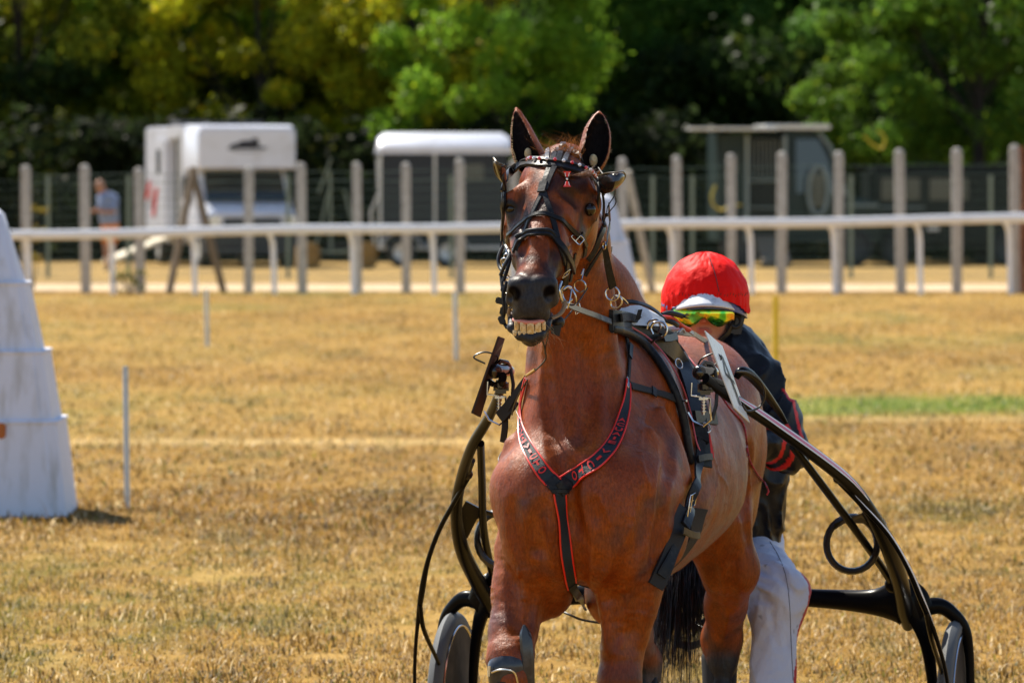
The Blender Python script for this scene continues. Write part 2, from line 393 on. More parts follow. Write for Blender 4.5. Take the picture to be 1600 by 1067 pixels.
# grass blades: density follows how large they show
def blades(n, ya, yb, hmin, hmax, wd, seed, extra=1.25):
    r = np.random.default_rng(seed); y = ya * (yb / ya) ** r.random(n); y = np.where(r.random(n) < .35, ya + (yb - ya) * r.random(n), y)
    hw = y * 800 / F * extra + np.where(y < 19, 2.5, .9); x = (r.random(n) * 2 - 1) * hw
    p = np.stack([x, y, x * 0], 1); tuft = vnoise(p, 3.1, 11) + .6 * vnoise(p, 9, 12); keep = (tuft > -.75 + .35 * r.random(n)); x, y, tuft = x[keep], y[keep], tuft[keep]; n = len(x)
    h = (hmin + (hmax - hmin) * r.random(n) ** 2) * (1 + .55 * tuft); a = r.random(n) * 2 * np.pi; ln = h * (r.random(n) * 1.1 + .15); fl_ = r.random(n) < .5; ln = np.where(fl_, hmax * (.4 + .8 * r.random(n)), ln); h = np.where(fl_, h * .35 + .004, h); w_ = wd * (.6 + .9 * r.random(n))
    z = gz(x, y) - .004; dx, dy = np.cos(a), np.sin(a); sx, sy = -dy * w_ / 2, dx * w_ / 2
    b = np.stack([x, y, z], 1); s = np.stack([sx, sy, 0 * sx], 1); mid = b + np.stack([dx * ln * .35, dy * ln * .35, h * .62], 1); tip = b + np.stack([dx * ln, dy * ln, h * (.75 + .25 * r.random(n))], 1)
    v = np.stack([b - s, b + s, mid + s * .8, mid - s * .8, tip + s * .1, tip - s * .1], 1).reshape(-1, 3); k = np.arange(n)[:, None] * 6
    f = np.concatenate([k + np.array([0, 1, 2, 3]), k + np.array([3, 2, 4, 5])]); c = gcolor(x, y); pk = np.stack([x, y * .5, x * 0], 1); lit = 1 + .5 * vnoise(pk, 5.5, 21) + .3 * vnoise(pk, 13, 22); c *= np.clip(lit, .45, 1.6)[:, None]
    g = (r.random(n) < .12 + .25 * np.clip(-tuft, 0, 1)); c[g] = c[g] * .45 + np.array([.12, .19, .03]) * .55
    c *= (.45 + .75 * r.random(n) ** 1.5)[:, None]; pl = r.random(n) < .06; c[pl] = np.array([.78, .62, .36])
    return v, f, np.repeat(c, 6, 0)
GRM = mat('grass_blade', (.5, .35, .1), .55, attr='Col', trans=.45, spec=.3)
vs_, fs_, cs_ = [], [], []; o_ = 0
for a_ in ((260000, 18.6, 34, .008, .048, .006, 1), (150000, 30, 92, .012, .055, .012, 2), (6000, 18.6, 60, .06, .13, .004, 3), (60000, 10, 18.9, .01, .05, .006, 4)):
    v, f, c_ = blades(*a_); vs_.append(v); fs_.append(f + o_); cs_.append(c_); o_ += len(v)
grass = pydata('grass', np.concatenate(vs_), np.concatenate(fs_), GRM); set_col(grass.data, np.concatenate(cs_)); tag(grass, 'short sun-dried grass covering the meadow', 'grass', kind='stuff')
# ---------------------------------------------------------------- trees
BARK = mat('bark', (.028, .022, .017), .9, noise=(6, (.015, .012, .01), 6, .35, .6), bump=((8, 8, 2), .8, 5))
LEAF = mat('leaf', (.07, .12, .02), .45, attr='Col', trans=.6, spec=.10)
def leaf_cloud(C, Rr, n, size, tint, r, shell=.45):
    """C: cluster centres (k,3), Rr radii; leaf quads oriented mostly outward, with real gaps"""
    k = r.integers(0, len(C), n); d = r.normal(size=(n, 3)); d /= np.linalg.norm(d, axis=1)[:, None]
    rad = Rr[k] * (shell + (1 - shell) * r.random(n) ** .5) * (1 + .22 * r.normal(size=n)); p = C[k] + d * rad[:, None] * np.array([1, 1, .72])
    nr = d + r.normal(size=(n, 3)) * .7 + np.array([0, 0, .35]); nr /= np.linalg.norm(nr, axis=1)[:, None]
    u = np.cross(nr, r.normal(size=(n, 3))); u /= np.linalg.norm(u, axis=1)[:, None]; w_ = np.cross(nr, u); s = size * (.55 + .9 * r.random(n)); u *= (s * .5)[:, None]; w_ *= (s * .32)[:, None]
    v = np.stack([p - u, p - u * .1 + w_ - nr * (s * .06)[:, None], p + u, p - u * .1 - w_ - nr * (s * .06)[:, None]], 1).reshape(-1, 3); f = np.arange(n)[:, None] * 4 + np.arange(4)
    cl = .75 + .5 * r.random(len(C)); c = np.array(tint)[None] * cl[k][:, None] * (.65 + .7 * r.random(n))[:, None]; yl = r.random(n) < .10; c[yl] = c[yl] * np.array([1.9, 1.35, .8])
    return v, f, np.repeat(c, 4, 0)
def tree(x, y, h, rad, tint, seed, label, group, n=9000, low=.12, lean=0, size=.16, cat='tree', ncl=46, name='broadleaf_tree', parts=True):
    r = np.random.default_rng(seed); root = empty(name, (x, y, 0), label, cat, group)
    mb = MB(); tr = .07 + h * .012; top = V(x + lean, y, h * .72)
    path = crv([(x, y, -.1), (x + lean * .2 + r.normal() * .1, y + r.normal() * .1, h * .2), (x + lean * .5 + r.normal() * .2, y + r.normal() * .2, h * .45), tuple(top)], 5)
    m = len(path); mb.tube([Vector(q) for q in path], [tr * (1.25 if k == 0 else 1) * (1 - .8 * k / m) for k in range(m)], 9)
    C = []; RR = []
    for k in range(ncl):
        t = r.random(); a = r.random() * 2 * np.pi; zz = h * (low + (1 - low) * (t ** .9)); prof = math.sin(math.pi * min(1, (.12 + .88 * (zz / h))) ** 1.15) ** .6
        q = rad * prof * (.35 + .65 * r.random() ** .5); C.append((x + lean * zz / h + math.cos(a) * q, y + math.sin(a) * q * .8, zz)); RR.append(rad * (.16 + .16 * r.random()))
    C = np.array(C); RR = np.array(RR)
    for k in range(0, ncl, 3):
        b = Vector(path[min(m - 2, max(2, int(C[k][2] / h * m * .8)))]); e = Vector(C[k]); md = b.lerp(e, .5) + V(0, 0, -.12 * (e - b).length + .1)
        mb.tube([Vector(q) for q in crv([tuple(b), tuple(md), tuple(e)], 4)], [tr * .22 * (1 - .85 * j / 8) for j in range(9)], 6)
    mb.build('trunk', BARK, root)
    v, f, c = leaf_cloud(C, RR, n, size, tint, r); o = pydata('crown', v, f, LEAF, root); set_col(o.data, c)
    return root
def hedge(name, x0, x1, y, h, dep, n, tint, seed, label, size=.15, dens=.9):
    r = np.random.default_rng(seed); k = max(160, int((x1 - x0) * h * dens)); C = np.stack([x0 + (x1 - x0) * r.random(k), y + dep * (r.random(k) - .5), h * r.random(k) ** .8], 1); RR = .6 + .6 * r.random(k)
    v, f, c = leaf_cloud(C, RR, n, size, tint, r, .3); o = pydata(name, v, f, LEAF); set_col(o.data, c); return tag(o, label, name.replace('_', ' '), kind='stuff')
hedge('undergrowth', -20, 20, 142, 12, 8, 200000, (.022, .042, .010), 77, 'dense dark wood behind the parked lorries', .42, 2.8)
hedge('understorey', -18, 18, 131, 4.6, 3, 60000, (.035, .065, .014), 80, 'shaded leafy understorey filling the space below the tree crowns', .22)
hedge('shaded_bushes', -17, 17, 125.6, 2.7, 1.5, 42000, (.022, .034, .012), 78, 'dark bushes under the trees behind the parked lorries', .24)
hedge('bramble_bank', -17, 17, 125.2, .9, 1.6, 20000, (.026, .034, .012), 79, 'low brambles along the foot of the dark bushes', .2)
YG, MG, DG, OL = (.36, .38, .018), (.19, .34, .028), (.085, .18, .03), (.21, .25, .02)
TG = 'trees behind the lorry yard'
TS = [  # px, distance, height, radius, tint, label
    (20, 131, 9.0, 3.0, OL, 'olive green tree at the far left edge behind the fence'),
    (150, 134, 10.0, 3.0, OL, 'dull olive tree behind the man in orange shorts'),
    (265, 133, 9.0, 2.6, MG, 'mid green tree rising directly behind the left side of the white lorry'),
    (400, 130, 8.2, 2.5, YG, 'bright yellow-green tree above the right half of the white lorry'),
    (520, 134, 9.2, 2.5, DG, 'dark green tree between the white lorry and the grey trailer'),
    (630, 129, 8.4, 2.5, YG, 'golden green tree above the left end of the grey trailer'),
    (765, 126, 8.0, 2.3, MG, 'glossy green tree hanging over the right end of the grey trailer'),
    (880, 133, 10.0, 2.8, (.12, .24, .03), 'green tree directly behind the head of the horse'),
    (1010, 134, 10.0, 2.8, DG, 'dark tree between the ears of the horse and the open lorry'),
    (1150, 135, 9.6, 2.9, DG, 'dark tree behind the flat roof of the open lorry'),
    (1300, 133, 9.8, 2.9, DG, 'dark tree behind the cab of the open lorry'),
    (1400, 124, 8.0, 2.1, (.12, .22, .025), 'tree with bright low branches right of the lorry cab'),
    (1540, 122, 8.6, 2.3, (.10, .20, .022), 'tree with bright drooping foliage at the far right edge'),
]
for k, (px_, d_, h_, r_, ti, lb) in enumerate(TS):
    tree((px_ - 800) * d_ / F, d_, h_, r_, ti, 100 + k, lb, TG, n=32000, ncl=64, low=.10 if d_ > 126 else .24, size=.14 if d_ > 126 else .12)
# a low shrub at the foot of a rail post
def shrub(px_, py_, h_, rad, tint, seed, label, n=500, name='shrub', d=None):
    d_ = d or F * H / (py_ - HY); x = (px_ - 800) * d_ / F; r = np.random.default_rng(seed); root = empty(name, (x, d_, 0), label, 'shrub')
    mb = MB()
    for k in range(7):
        a = r.random() * 6.3; mb.tube([V(x, d_, -.02), V(x + math.cos(a) * rad * .4, d_ + math.sin(a) * rad * .4, h_ * .5), V(x + math.cos(a) * rad * .7, d_ + math.sin(a) * rad * .7, h_ * .85)], [.012, .008, .003], 5)
    mb.build('stem', BARK, root); C = np.stack([x + rad * r.normal(size=9) * .4, d_ + rad * r.normal(size=9) * .4, h_ * (.25 + .65 * r.random(9))], 1)
    v, f, c = leaf_cloud(C, np.full(9, rad * .38), n, .06, tint, r, .2); o = pydata('foliage', v, f, LEAF, root); set_col(o.data, c); return root
shrub(203, 461, .42, .28, (.10, .12, .02), 5, 'small straggly shrub between two posts below the loading ramp', 150)
shrub(52, 458, 1.6, .25, (.22, .17, .02), 6, 'thin yellow-green sapling beside the leftmost concrete post', 260, 'sapling', d=93)
# ---------------------------------------------------------------- rail, fences, markers
CONC = mat('concrete', (.55, .52, .47), .9, noise=(16, (.33, .30, .26), 6, .35, .65), bump=(60, .4, 4))
PVC = mat('white_rail', (.90, .91, .95), .4, noise=(5, (.62, .62, .62), 5, .58, .8))
WIRE = mat('green_wire', (.03, .075, .06), .5)
GPOST = mat('green_post', (.20, .25, .20), .6)
WOOD = mat('weathered_wood', (.26, .20, .14), .85, noise=((30, 30, 3), (.12, .09, .06), 5, .35, .65))
RUST = mat('rusty_metal', (.25, .085, .03), .8, noise=(20, (.08, .03, .015), 5, .4, .6))
rail = empty('running_rail', P(800, 460, 90), 'long white plastic running rail crossing the whole meadow on curved posts', 'rail')
mb = MB(); mb.tube([P(x, 367 - (x - 20) * .0160 + 1.2 * math.sin(x * .011), 90) for x in np.linspace(16, 1700, 40)], .074, 12, flat=.55, up=(0, 0, 1)); mb.build('rail_tube', PVC, rail)
for x in (44, 175, 303, 427, 551, 677, 800, 925, 1050, 1173, 1303, 1437, 1577):
    y = 367 - (x - 20) * .016; mb = MB()
    mb.tube([P(x - 7, y + 2, 90), P(x - 5, y + 8, 90.05), P(x - 1, y + 18, 90.12), P(x, y + 32, 90.15), P(x + 1, 425, 90.15), P(x + 2, 464, 90.15)], [.045, .05, .052, .053, .053, .053], 10, flat=.75); mb.build('rail_post', PVC, rail)
fence = empty('wire_fence', P(800, 460, 91), 'green wire mesh fence on grey concrete posts behind the white rail', 'fence')
PX = [(40, 258), (132, 257), (217, 262), (389, 260), (470, 254), (557, 253), (634, 254), (718, 247), (803, 250), (888, 249), (972, 246), (1057, 243), (1142, 240), (1222, 237), (1311, 236), (1405, 233), (1495, 231), (1585, 226)]
for x, yt in PX:
    mb = MB(); b_, t_ = P(x + random.uniform(-1, 3), 462, 91), P(x, yt, 91); hw = .070 + .010 * random.random(); rg = []
    for f_, sc_ in ((-.02, 1), (.965, 1), (.985, .85), (.997, .5), (1, .2)):
        c_ = b_.lerp(t_, f_); rg.append([c_ + V(a * hw * sc_, b * hw * .8 * sc_, 0) for a, b in ((-1, -.6), (-.6, -1), (.6, -1), (1, -.6), (1, .6), (.6, 1), (-.6, 1), (-1, .6))])
    mb.loft(rg, smooth=False); mb.build('concrete_post', CONC, fence)
def brace(a, b, m=CONC, r=.06):
    mb = MB(); mb.tube([P(*a), P(*b)], r, 6); mb.build('brace', m, fence)
brace((303, 262, 90.9), (264, 459, 90.6), WOOD); brace((300, 262, 91.2), (350, 459, 91.4), WOOD); brace((980, 268, 91.1), (1020, 459, 91.6))
mb = MB()
for k in range(14):
    z = .12 + k * .133; z_ = 1.9 if k == 13 else z
    mb.tube([V(P(x, 300, 91.1).x, 91.1, z + .00012 * (x - 20) * (z / 1.85) + .012 * math.sin(x * .04 + k)) for x in np.linspace(40, 1700, 60)], .005 if k in (12, 13) else .0020, 4, cap=False)
for x in np.linspace(42, 1700, 270):
    X0 = P(x, 300, 91.12).x; mb.tube([V(X0, 91.12, .1), V(X0, 91.12, 1.86 + .00012 * (x - 20))], .0014, 3, cap=False)
mb.build('wire_mesh', WIRE, fence)
bf = empty('green_mesh_fence', P(800, 437, 104), 'low dark green mesh fence on slim posts nearer the parked lorries', 'fence')
for x in (75, 201, 450, 705, 955, 1020, 1082, 1330, 1548, 1790):
    mb = MB(); mb.box(P(x, 275, 104) + V(0, 0, -.95), (.07, .06, 1.92), bev=.01); mb.build('metal_post', GPOST, bf)
mb = MB()
for k in range(12): mb.tube([P(-60, 275, 104) + V(0, -.02, -1.8 + k * .155), P(1700, 275, 104) + V(0, -.02, -1.8 + k * .155)], .0028, 4, cap=False)
for x in np.linspace(-60, 1700, 330): X0 = P(x, 300, 104).x; mb.tube([V(X0, 103.97, .03), V(X0, 103.97, 1.78)], .0016, 3, cap=False)
mb.build('wire_mesh', WIRE, bf)
mb = MB(); mb.tube([P(1596, 228, 90.5), P(1601, 300, 90.5), P(1597, 380, 90.5), P(1600, 464, 90.5)], [.05, .06, .05, .06], 7)
tag(mb.build('rusty_post', RUST), 'rusty brown post at the far right edge beside the last concrete post', 'post')

# tiered white course markers
MARK = mat('white_marker', (.70, .71, .80), .6, noise=((14, 14, 2.5), (.50, .49, .50), 8, .5, .72), bump=(30, .12, 4))
def marker(px_, d, label):
    c = P(px_, 275, d); root = empty('course_marker', (c.x, d, 0), label, 'course marker', 'tiered white course markers')
    s = 31.7 / F; tiers = [(797, 137), (652, 120), (650, 113), (545, 97), (543, 88), (439, 67), (437, 60), (331, 29), (322, 20), (318, 6)]
    s0 = None; mb = MB(); rg = []
    for k, (y, hw) in enumerate(tiers):
        z = (797 - y) * s; h_ = hw * s; ch = h_ * .14
        rg.append([V(c.x + a, d + b, z) for a, b in ((-h_ + ch, -h_), (h_ - ch, -h_), (h_, -h_ + ch), (h_, h_ - ch), (h_ - ch, h_), (-h_ + ch, h_), (-h_, h_ - ch), (-h_, -h_ + ch))])
    mb.loft(rg, smooth=False); o = mb.build('marker_body', MARK, root); bv = o.modifiers.new('b', 'BEVEL'); bv.width = .008; bv.segments = 2; bv.limit_method = 'ANGLE'
    for y, hw in ((652, 120), (545, 97), (439, 67)):
        h_ = hw * s; z = (797 - y) * s; mb = MB(); e = h_ * .14
        q = [V(c.x + a, d + b, z) for a, b in ((-h_ + e, -h_), (h_ - e, -h_), (h_, -h_ + e), (h_, h_ - e), (h_ - e, h_), (-h_ + e, h_), (-h_, h_ - e), (-h_, -h_ + e))]
        mb.tube(q, .010, 6, closed=True); mb.build('tier_lip', MARK, root)
    return root
mk = marker(-24, 31.7, 'large white tiered marker at the left edge of the photo')
mb = MB(); mb.box(P(2, 673, 31.7 - .43), (.05, .03, .085), bev=.01); mb.build('marker_plate', mat('orange_plate', (.45, .13, .02), .6), mk)
marker(941, 52, 'white tiered marker standing directly behind the neck of the horse')
def stick(px_, y0, y1, w_, m, label, g=None, name='marker_stick', lean=0):
    d = F * H / (y1 - HY); mb = MB(); mb.tube([P(px_ + lean, y0, d), P(px_, y1 + 6, d)], [w_ * d / F / 2] * 2, 10)
    return tag(mb.build(name, m), label, 'marker stick', g)
SW = mat('stick_white', (.66, .70, .68), .6, noise=(8, (.45, .45, .40), 4, .5, .7)); G_ = 'thin white marker sticks in the meadow'
stick(199, 572, 795, 9, SW, 'tallest thin white stick, beside the big white marker on the left', G_, lean=-3)
stick(324, 452, 541, 7, SW, 'short white stick in the grass below the white lorry', G_, lean=-2); stick(713, 456, 563, 8, SW, 'white stick in the grass below the grey trailer', G_, lean=-2)
stick(1008, 470, 560, 6, SW, 'white stick half hidden behind the harness beside the marker', G_)
stick(1212, 463, 573, 9, mat('stick_yellow', (.75, .52, .01), .5), 'bright yellow stick to the right of the red helmet')

# ---------------------------------------------------------------- vehicles
VW = mat('van_white', (.70, .72, .80), .3, coat=.4, noise=(2, (.55, .55, .58), 4, .5, .8)); GLS = mat('dark_glass', (.012, .018, .022), .08, spec=.8)
DK = mat('interior_shade', (.012, .012, .013), .9); DP = mat('dark_plastic', (.03, .03, .034), .6); CHR = mat('headlamp_glass', (.7, .72, .75), .1, metal=.6)
GRY = mat('grey_panel', (.030, .036, .044), .5, spec=.25, noise=(3, (.03, .035, .04), 3, .4, .7)); TYR = mat('tyre_rubber', (.022, .022, .024), .8); LOGO = mat('logo_black', (.02, .02, .03), .6); REDM = mat('red_decal', (.50, .03, .02), .5)
ALU = mat('pale_metal', (.62, .62, .60), .4, metal=.3)
class Fr:                                    # local frame of a parked vehicle: x right, y towards its back, z up
    def __init__(s, px_, d, yaw): c = P(px_, 275, d); s.o = V(c.x, d, 0); s.r = Matrix.Rotation(R(yaw), 3, 'Z')
    def __call__(s, x, y, z): return s.o + s.r @ V(x, y, z)
    def box(s, mb, x0, x1, y0, y1, z0, z1, bev=.03): mb.box(s((x0 + x1) / 2, (y0 + y1) / 2, (z0 + z1) / 2), (abs(x1 - x0), abs(y1 - y0), abs(z1 - z0)), s.r, bev); return mb
def part(fr, name, m, root, *boxes, bev=.03):
    mb = MB()
    for b in boxes: fr.box(mb, *b, bev=bev)
    return mb.build(name, m, root)
def wheel(fr, x, y, rad, wd, root, m2=ALU):
    mb = MB(); ax = fr.r @ V(1, 0, 0); c = fr(x, y, rad); mb.lathe(c - ax * wd / 2, ax, [(rad * .6, 0), (rad * .9, 0), (rad, wd * .2), (rad, wd * .8), (rad * .9, wd), (rad * .6, wd)], 28); w_ = mb.build('wheel', TYR, root)
    mb = MB(); mb.lathe(c - ax * wd / 2, ax, [(.001, wd * .1), (rad * .3, wd * .08), (rad * .6, wd * .02), (rad * .62, wd * .5), (rad * .6, wd * .98), (.001, wd * .9)], 20); mb.build('rim', m2, w_)
# white horse lorry
f = Fr(386, 117, 14); root = empty('horse_lorry', f(0, 3, 0), 'white horse lorry with open side door and lowered loading ramp', 'horse lorry')
mb = MB(); rg = []
for y, x_, z0, z1 in ((0.0, .93, 2.02, 2.74), (.02, 1.0, 2.00, 2.84), (.10, 1.03, 1.98, 2.88)): rg.append([f(a, y, b) for a, b in ((-x_, z0), (x_, z0), (x_, z1 - .12), (x_ - .08, z1), (-x_ + .08, z1), (-x_, z1 - .12))])
for y in (1.6, 1.61): rg.append([f(a, y, b) for a, b in ((-1.05, 1.98), (1.05, 1.98), (1.05, 2.78), (.97, 2.9), (-.97, 2.9), (-1.05, 2.78))])
mb.loft(rg); f.box(mb, -1.05, 1.05, 1.3, 1.72, .55, 2.87, bev=.02); f.box(mb, -1.05, 1.05, 3.1, 5.7, .55, 2.88, bev=.04); f.box(mb, -1.05, 1.05, 1.68, 3.15, 2.62, 2.885, bev=.02); f.box(mb, .9, 1.05, 1.68, 3.15, .55, 2.66, bev=.01); f.box(mb, -1.05, 1.05, 1.68, 3.15, .45, .62, bev=.01)
mb.build('box_body', VW, root)
part(f, 'interior_shade_block', DK, root, (-.9, .88, 1.73, 3.09, .63, 2.61), bev=0)  # solid near-black block: the shade inside the doorway is painted
mb = MB(); rg = []                            # cab: bonnet, screen frame
for y, z0, z1, w_ in ((-.55, .75, 1.08, .86), (-.5, .62, 1.14, .95), (.05, .6, 1.30, 1.0), (.55, .6, 2.0, .97), (1.65, .55, 2.02, 1.0)): rg.append([f(a, y, b) for a, b in ((-w_, z0), (w_, z0), (w_, z0 + (z1 - z0) * .7), (w_ - .1, z1), (-w_ + .1, z1), (-w_, z0 + (z1 - z0) * .7))])
mb.loft(rg, smooth=False); mb.build('cab', VW, root)
mb = MB(); mb.add([f(-.84, .03, 1.32), f(.84, .03, 1.32), f(.80, .50, 1.95), f(-.80, .50, 1.95), f(-.84, .00, 1.32), f(.84, .00, 1.32), f(.80, .47, 1.95), f(-.80, .47, 1.95)], [(4, 5, 6, 7), (0, 3, 2, 1), (0, 1, 5, 4), (1, 2, 6, 5), (2, 3, 7, 6), (3, 0, 4, 7)]); mb.build('windscreen', GLS, root)
part(f, 'bumper', DP, root, (-1.0, 1.0, -.62, -.3, .25, .74)); part(f, 'grille', DP, root, (-.6, .6, -.585, -.5, .78, 1.0))
for s in (-1, 1): part(f, 'headlight', CHR, root, (s * .66, s * .9, -.585, -.45, .84, 1.05)); part(f, 'mirror', DP, root, (s * 1.06, s * 1.26, .35, .45, 1.35, 1.85)); part(f, 'side_window', GLS, root, (s * .985, s * 1.01, .75, 1.5, 1.35, 1.85), bev=.005)
part(f, 'roof_vent', DP, root, (-.7, -.1, 3.6, 4.6, 2.87, 3.02)); part(f, 'roof_vent', DP, root, (.0, .75, 1.9, 2.8, 2.87, 2.99)); part(f, 'roof_vent', DP, root, (-.6, .1, 1.0, 1.6, 2.86, 2.96))
part(f, 'side_door', VW, root, (-1.10, -1.055, 3.2, 4.5, .65, 2.6), bev=.01); part(f, 'side_window', GLS, root, (-1.112, -1.10, 3.7, 4.1, 1.9, 2.4), bev=.002); part(f, 'door_frame', ALU, root, (-1.10, -1.05, 1.66, 1.74, .6, 2.75), bev=.002)
for a, b in (((3.9, 1.6), (4.3, 1.0)), ((4.7, 1.75), (5.1, 1.35))):
    mb = MB(); mb.add([f(-1.113, a[0], a[1]), f(-1.113, a[0] + .35, a[1]), f(-1.113, b[0] + .35, b[1]), f(-1.113, b[0], b[1])], [(0, 1, 2, 3)]); mb.build('red_stripe', REDM, root)
mb = MB()                                    # oval badge with a dark horse-like smudge over the windscreen
el = lambda cx, cz, a, b, y, n=20: [f(cx + a * math.cos(2 * math.pi * k / n), y, cz + b * math.sin(2 * math.pi * k / n)) for k in range(n)]
mb.add(el(.02, 2.42, .42, .03, -.004), [tuple(range(20))]); mb.add(el(.03, 2.50, .24, .075, -.006), [tuple(range(20))]); mb.add(el(-.26, 2.44, .10, .06, -.008), [tuple(range(20))]); mb.add(el(.16, 2.56, .07, .06, -.010), [tuple(range(20))])
mb.tube([f(-.40, -.006, 2.40), f(-.30, -.006, 2.36), f(0, -.006, 2.33), f(.3, -.006, 2.36), f(.40, -.006, 2.42)], .008, 4); mb.build('emblem', LOGO, root)
for s in (-1, 1):
    for y in (.15, 4.6): wheel(f, s * .86, y, .36, .25, root)
mb = MB(); mb.poly([f(-1.05, 1.8, .62), f(-1.05, 3.0, .62), f(-2.45, 3.0, .06), f(-2.45, 1.8, .06)], (0, 0, .07)); mb.build('ramp', mat('ramp_boards', (.72, .66, .52), .7, noise=(9, (.5, .42, .3), 4, .4, .7)), root)
# grey horse trailer
f = Fr(692, 118, 3); root = empty('horse_trailer', f(0, 0, 0), 'dark grey horse trailer with a rounded white roof', 'trailer')
part(f, 'body', GRY, root, (-1.30, 1.30, -.8, .8, .42, 2.34)); 
mb = MB(); rg = []
for x_, e in ((-1.38, .35), (-1.34, .12), (-1.2, .02), (1.2, .02), (1.36, .12), (1.40, .35)): rg.append([f(x_, y, z) for y, z in ((-.84 + e * .2, 2.30), (-.84 + e * .2, 2.45 - e * .3), (-.66 + e * .3, 2.68 - e), (0, 2.76 - e), (.66 - e * .3, 2.68 - e), (.84 - e * .2, 2.45 - e * .3), (.84 - e * .2, 2.30))])
mb.loft(rg); mb.build('roof', VW, root)
part(f, 'seam', ALU, root, (-.22, -.17, -.825, -.79, .45, 2.32), bev=.004); part(f, 'corner_post', ALU, root, (-1.34, -1.28, -.82, -.76, .42, 2.32), bev=.004)
part(f, 'side_window', GLS, root, (.3, .8, -.815, -.79, 1.75, 2.1), bev=.004); part(f, 'chassis', ALU, root, (-1.32, 1.32, -.82, .8, .34, .42)); part(f, 'drawbar', DP, root, (-2.4, -1.3, -.06, .06, .38, .46))
mb = MB(); mb.tube([f(-1.42, -.7, .45), f(-1.50, -.72, 1.1), f(-1.33, -.74, 1.5), f(-1.36, -.74, 2.2)], .03, 6); mb.build('strut', ALU, root)
for x_ in (-.88, .05):
    mb = MB(); mb.tube([f(x_ + .42 * math.cos(a), -.86, .30 + .42 * math.sin(a)) for a in np.linspace(.15, math.pi - .15, 12)], [(.03, .10)] * 12, 8, up=(0, 0, 1)); mb.build('mudguard', ALU, root)
for x_ in (-.88, .05):
    mb = MB(); c = f(x_, -.86, .30); ax = f.r @ V(0, 1, 0); mb.lathe(c - ax * .1, ax, [(.17, 0), (.27, 0), (.30, .05), (.30, .15), (.27, .2), (.17, .2)], 24); w_ = mb.build('wheel', TYR, root); mb = MB(); mb.lathe(c - ax * .1, ax, [(.001, .03), (.1, .02), (.18, .01), (.18, .18), (.001, .18)], 18); mb.build('rim', ALU, w_)
# open dark lorry on the right
DG_ = mat('dark_green_paint', (.018, .034, .034), .45, spec=.2, noise=(2, (.02, .03, .03), 3, .4, .7)); PG = mat('pale_grey_green', (.20, .25, .25), .5)
f = Fr(1200, 118, 4); root = empty('open_horse_lorry', f(0, 0, 0), 'dark green horse lorry with raised flat side flap and white lit roof edge', 'horse lorry')
part(f, 'body', DG_, root, (-1.05, .35, .2, 1.9, .5, 2.72), (-1.05, -.50, -.2, .25, .5, 2.70)); part(f, 'stall_shade_block', DK, root, (-.5, .33, -.05, .19, .6, 2.6), bev=0)  # stall is a near-black filler block standing for the shade within
mb = MB()
for k in range(9): q = f(-.42 + k * .085, -.08, 1.75); mb.tube([q, q + V(0, 0, .85)], .012, 5)
mb.tube([f(-.48, -.08, 1.75), f(.33, -.08, 1.75)], .025, 6); mb.build('stall_bars', PG, root); mb = MB(); mb.tube([f(-.48, -.1, 1.2), f(.33, -.1, 1.2)], .02, 6); mb.build('crossbar', PG, root)
part(f, 'stall_door', PG, root, (-.50, -.42, -.28, -.2, .5, 2.68), (.28, .36, -.28, -.2, .5, 2.68), bev=.01); part(f, 'side_window', GLS, root, (-.85, -.65, -.215, -.19, 1.9, 2.3), bev=.005)
part(f, 'roof_flap', ALU, root, (-1.65, .1, -.9, .3, 2.78, 2.84), bev=.015); part(f, 'roof', ALU, root, (-.1, 1.25, -.35, 1.95, 2.80, 2.90), bev=.02)
mb = MB(); rg = []
for x_, z1 in ((.36, 2.82), (.9, 2.80), (1.15, 2.62), (1.38, 2.1), (1.55, 1.5), (2.15, 1.32), (2.3, 1.05)): rg.append([f(x_, a, b) for a, b in ((-.15, .5), (-.2, 1.3), (-.12, z1), (1.75, z1), (1.85, 1.3), (1.8, .5))])
mb.loft(rg, smooth=False); mb.build('cab', DG_, root)
mb = MB(); mb.poly([f(.55, -.205, 1.5), f(1.35, -.205, 1.5), f(1.22, -.175, 2.2), f(1.02, -.15, 2.6), f(.55, -.15, 2.6)], f.r @ V(0, .02, 0)); mb.build('cab_window', GLS, root)
mb = MB(); mb.tube([f(1.02, -.24, 2.74), f(1.25, -.24, 2.45), f(1.44, -.24, 1.95), f(1.58, -.24, 1.45)], .035, 6); mb.build('windscreen_pillar', PG, root)
mb = MB(); q = [f(.98 + .20 * math.cos(a), -.45, 1.55 + .50 * math.sin(a)) for a in np.linspace(0, 2 * math.pi, 18, endpoint=False)]; mb.tube(q, .045, 8, closed=True); mb.build('mirror_frame', PG, root)
part(f, 'mirror', GLS, root, (.84, 1.12, -.47, -.42, 1.2, 1.9), bev=.03); part(f, 'bonnet_highlight', PG, root, (1.6, 2.25, -.23, -.19, 1.22, 1.27), bev=.01); part(f, 'sill', PG, root, (-1.05, 1.4, -.24, -.18, .78, .84), bev=.01)  # pale strip on the bonnet is its highlight put in as colour
for x_ in (-.6, 1.75):
    mb = MB(); c = f(x_, -.12, .40); ax = f.r @ V(0, 1, 0); mb.lathe(c - ax * .12, ax, [(.25, 0), (.36, 0), (.40, .06), (.40, .2), (.36, .25), (.25, .25)], 24); w_ = mb.build('wheel', TYR, root); mb = MB(); mb.lathe(c - ax * .12, ax, [(.001, .03), (.24, .02), (.25, .2), (.001, .2)], 18); mb.build('rim', DP, w_)
mb = MB(); mb.poly([f(-.3, -.25, .58), f(.3, -.25, .58), f(.3, -1.5, .05), f(-.3, -1.5, .05)], (0, 0, .06)); mb.build('ramp', WOOD, root)
YEL = mat('yellow_hose', (.55, .42, .02), .6)
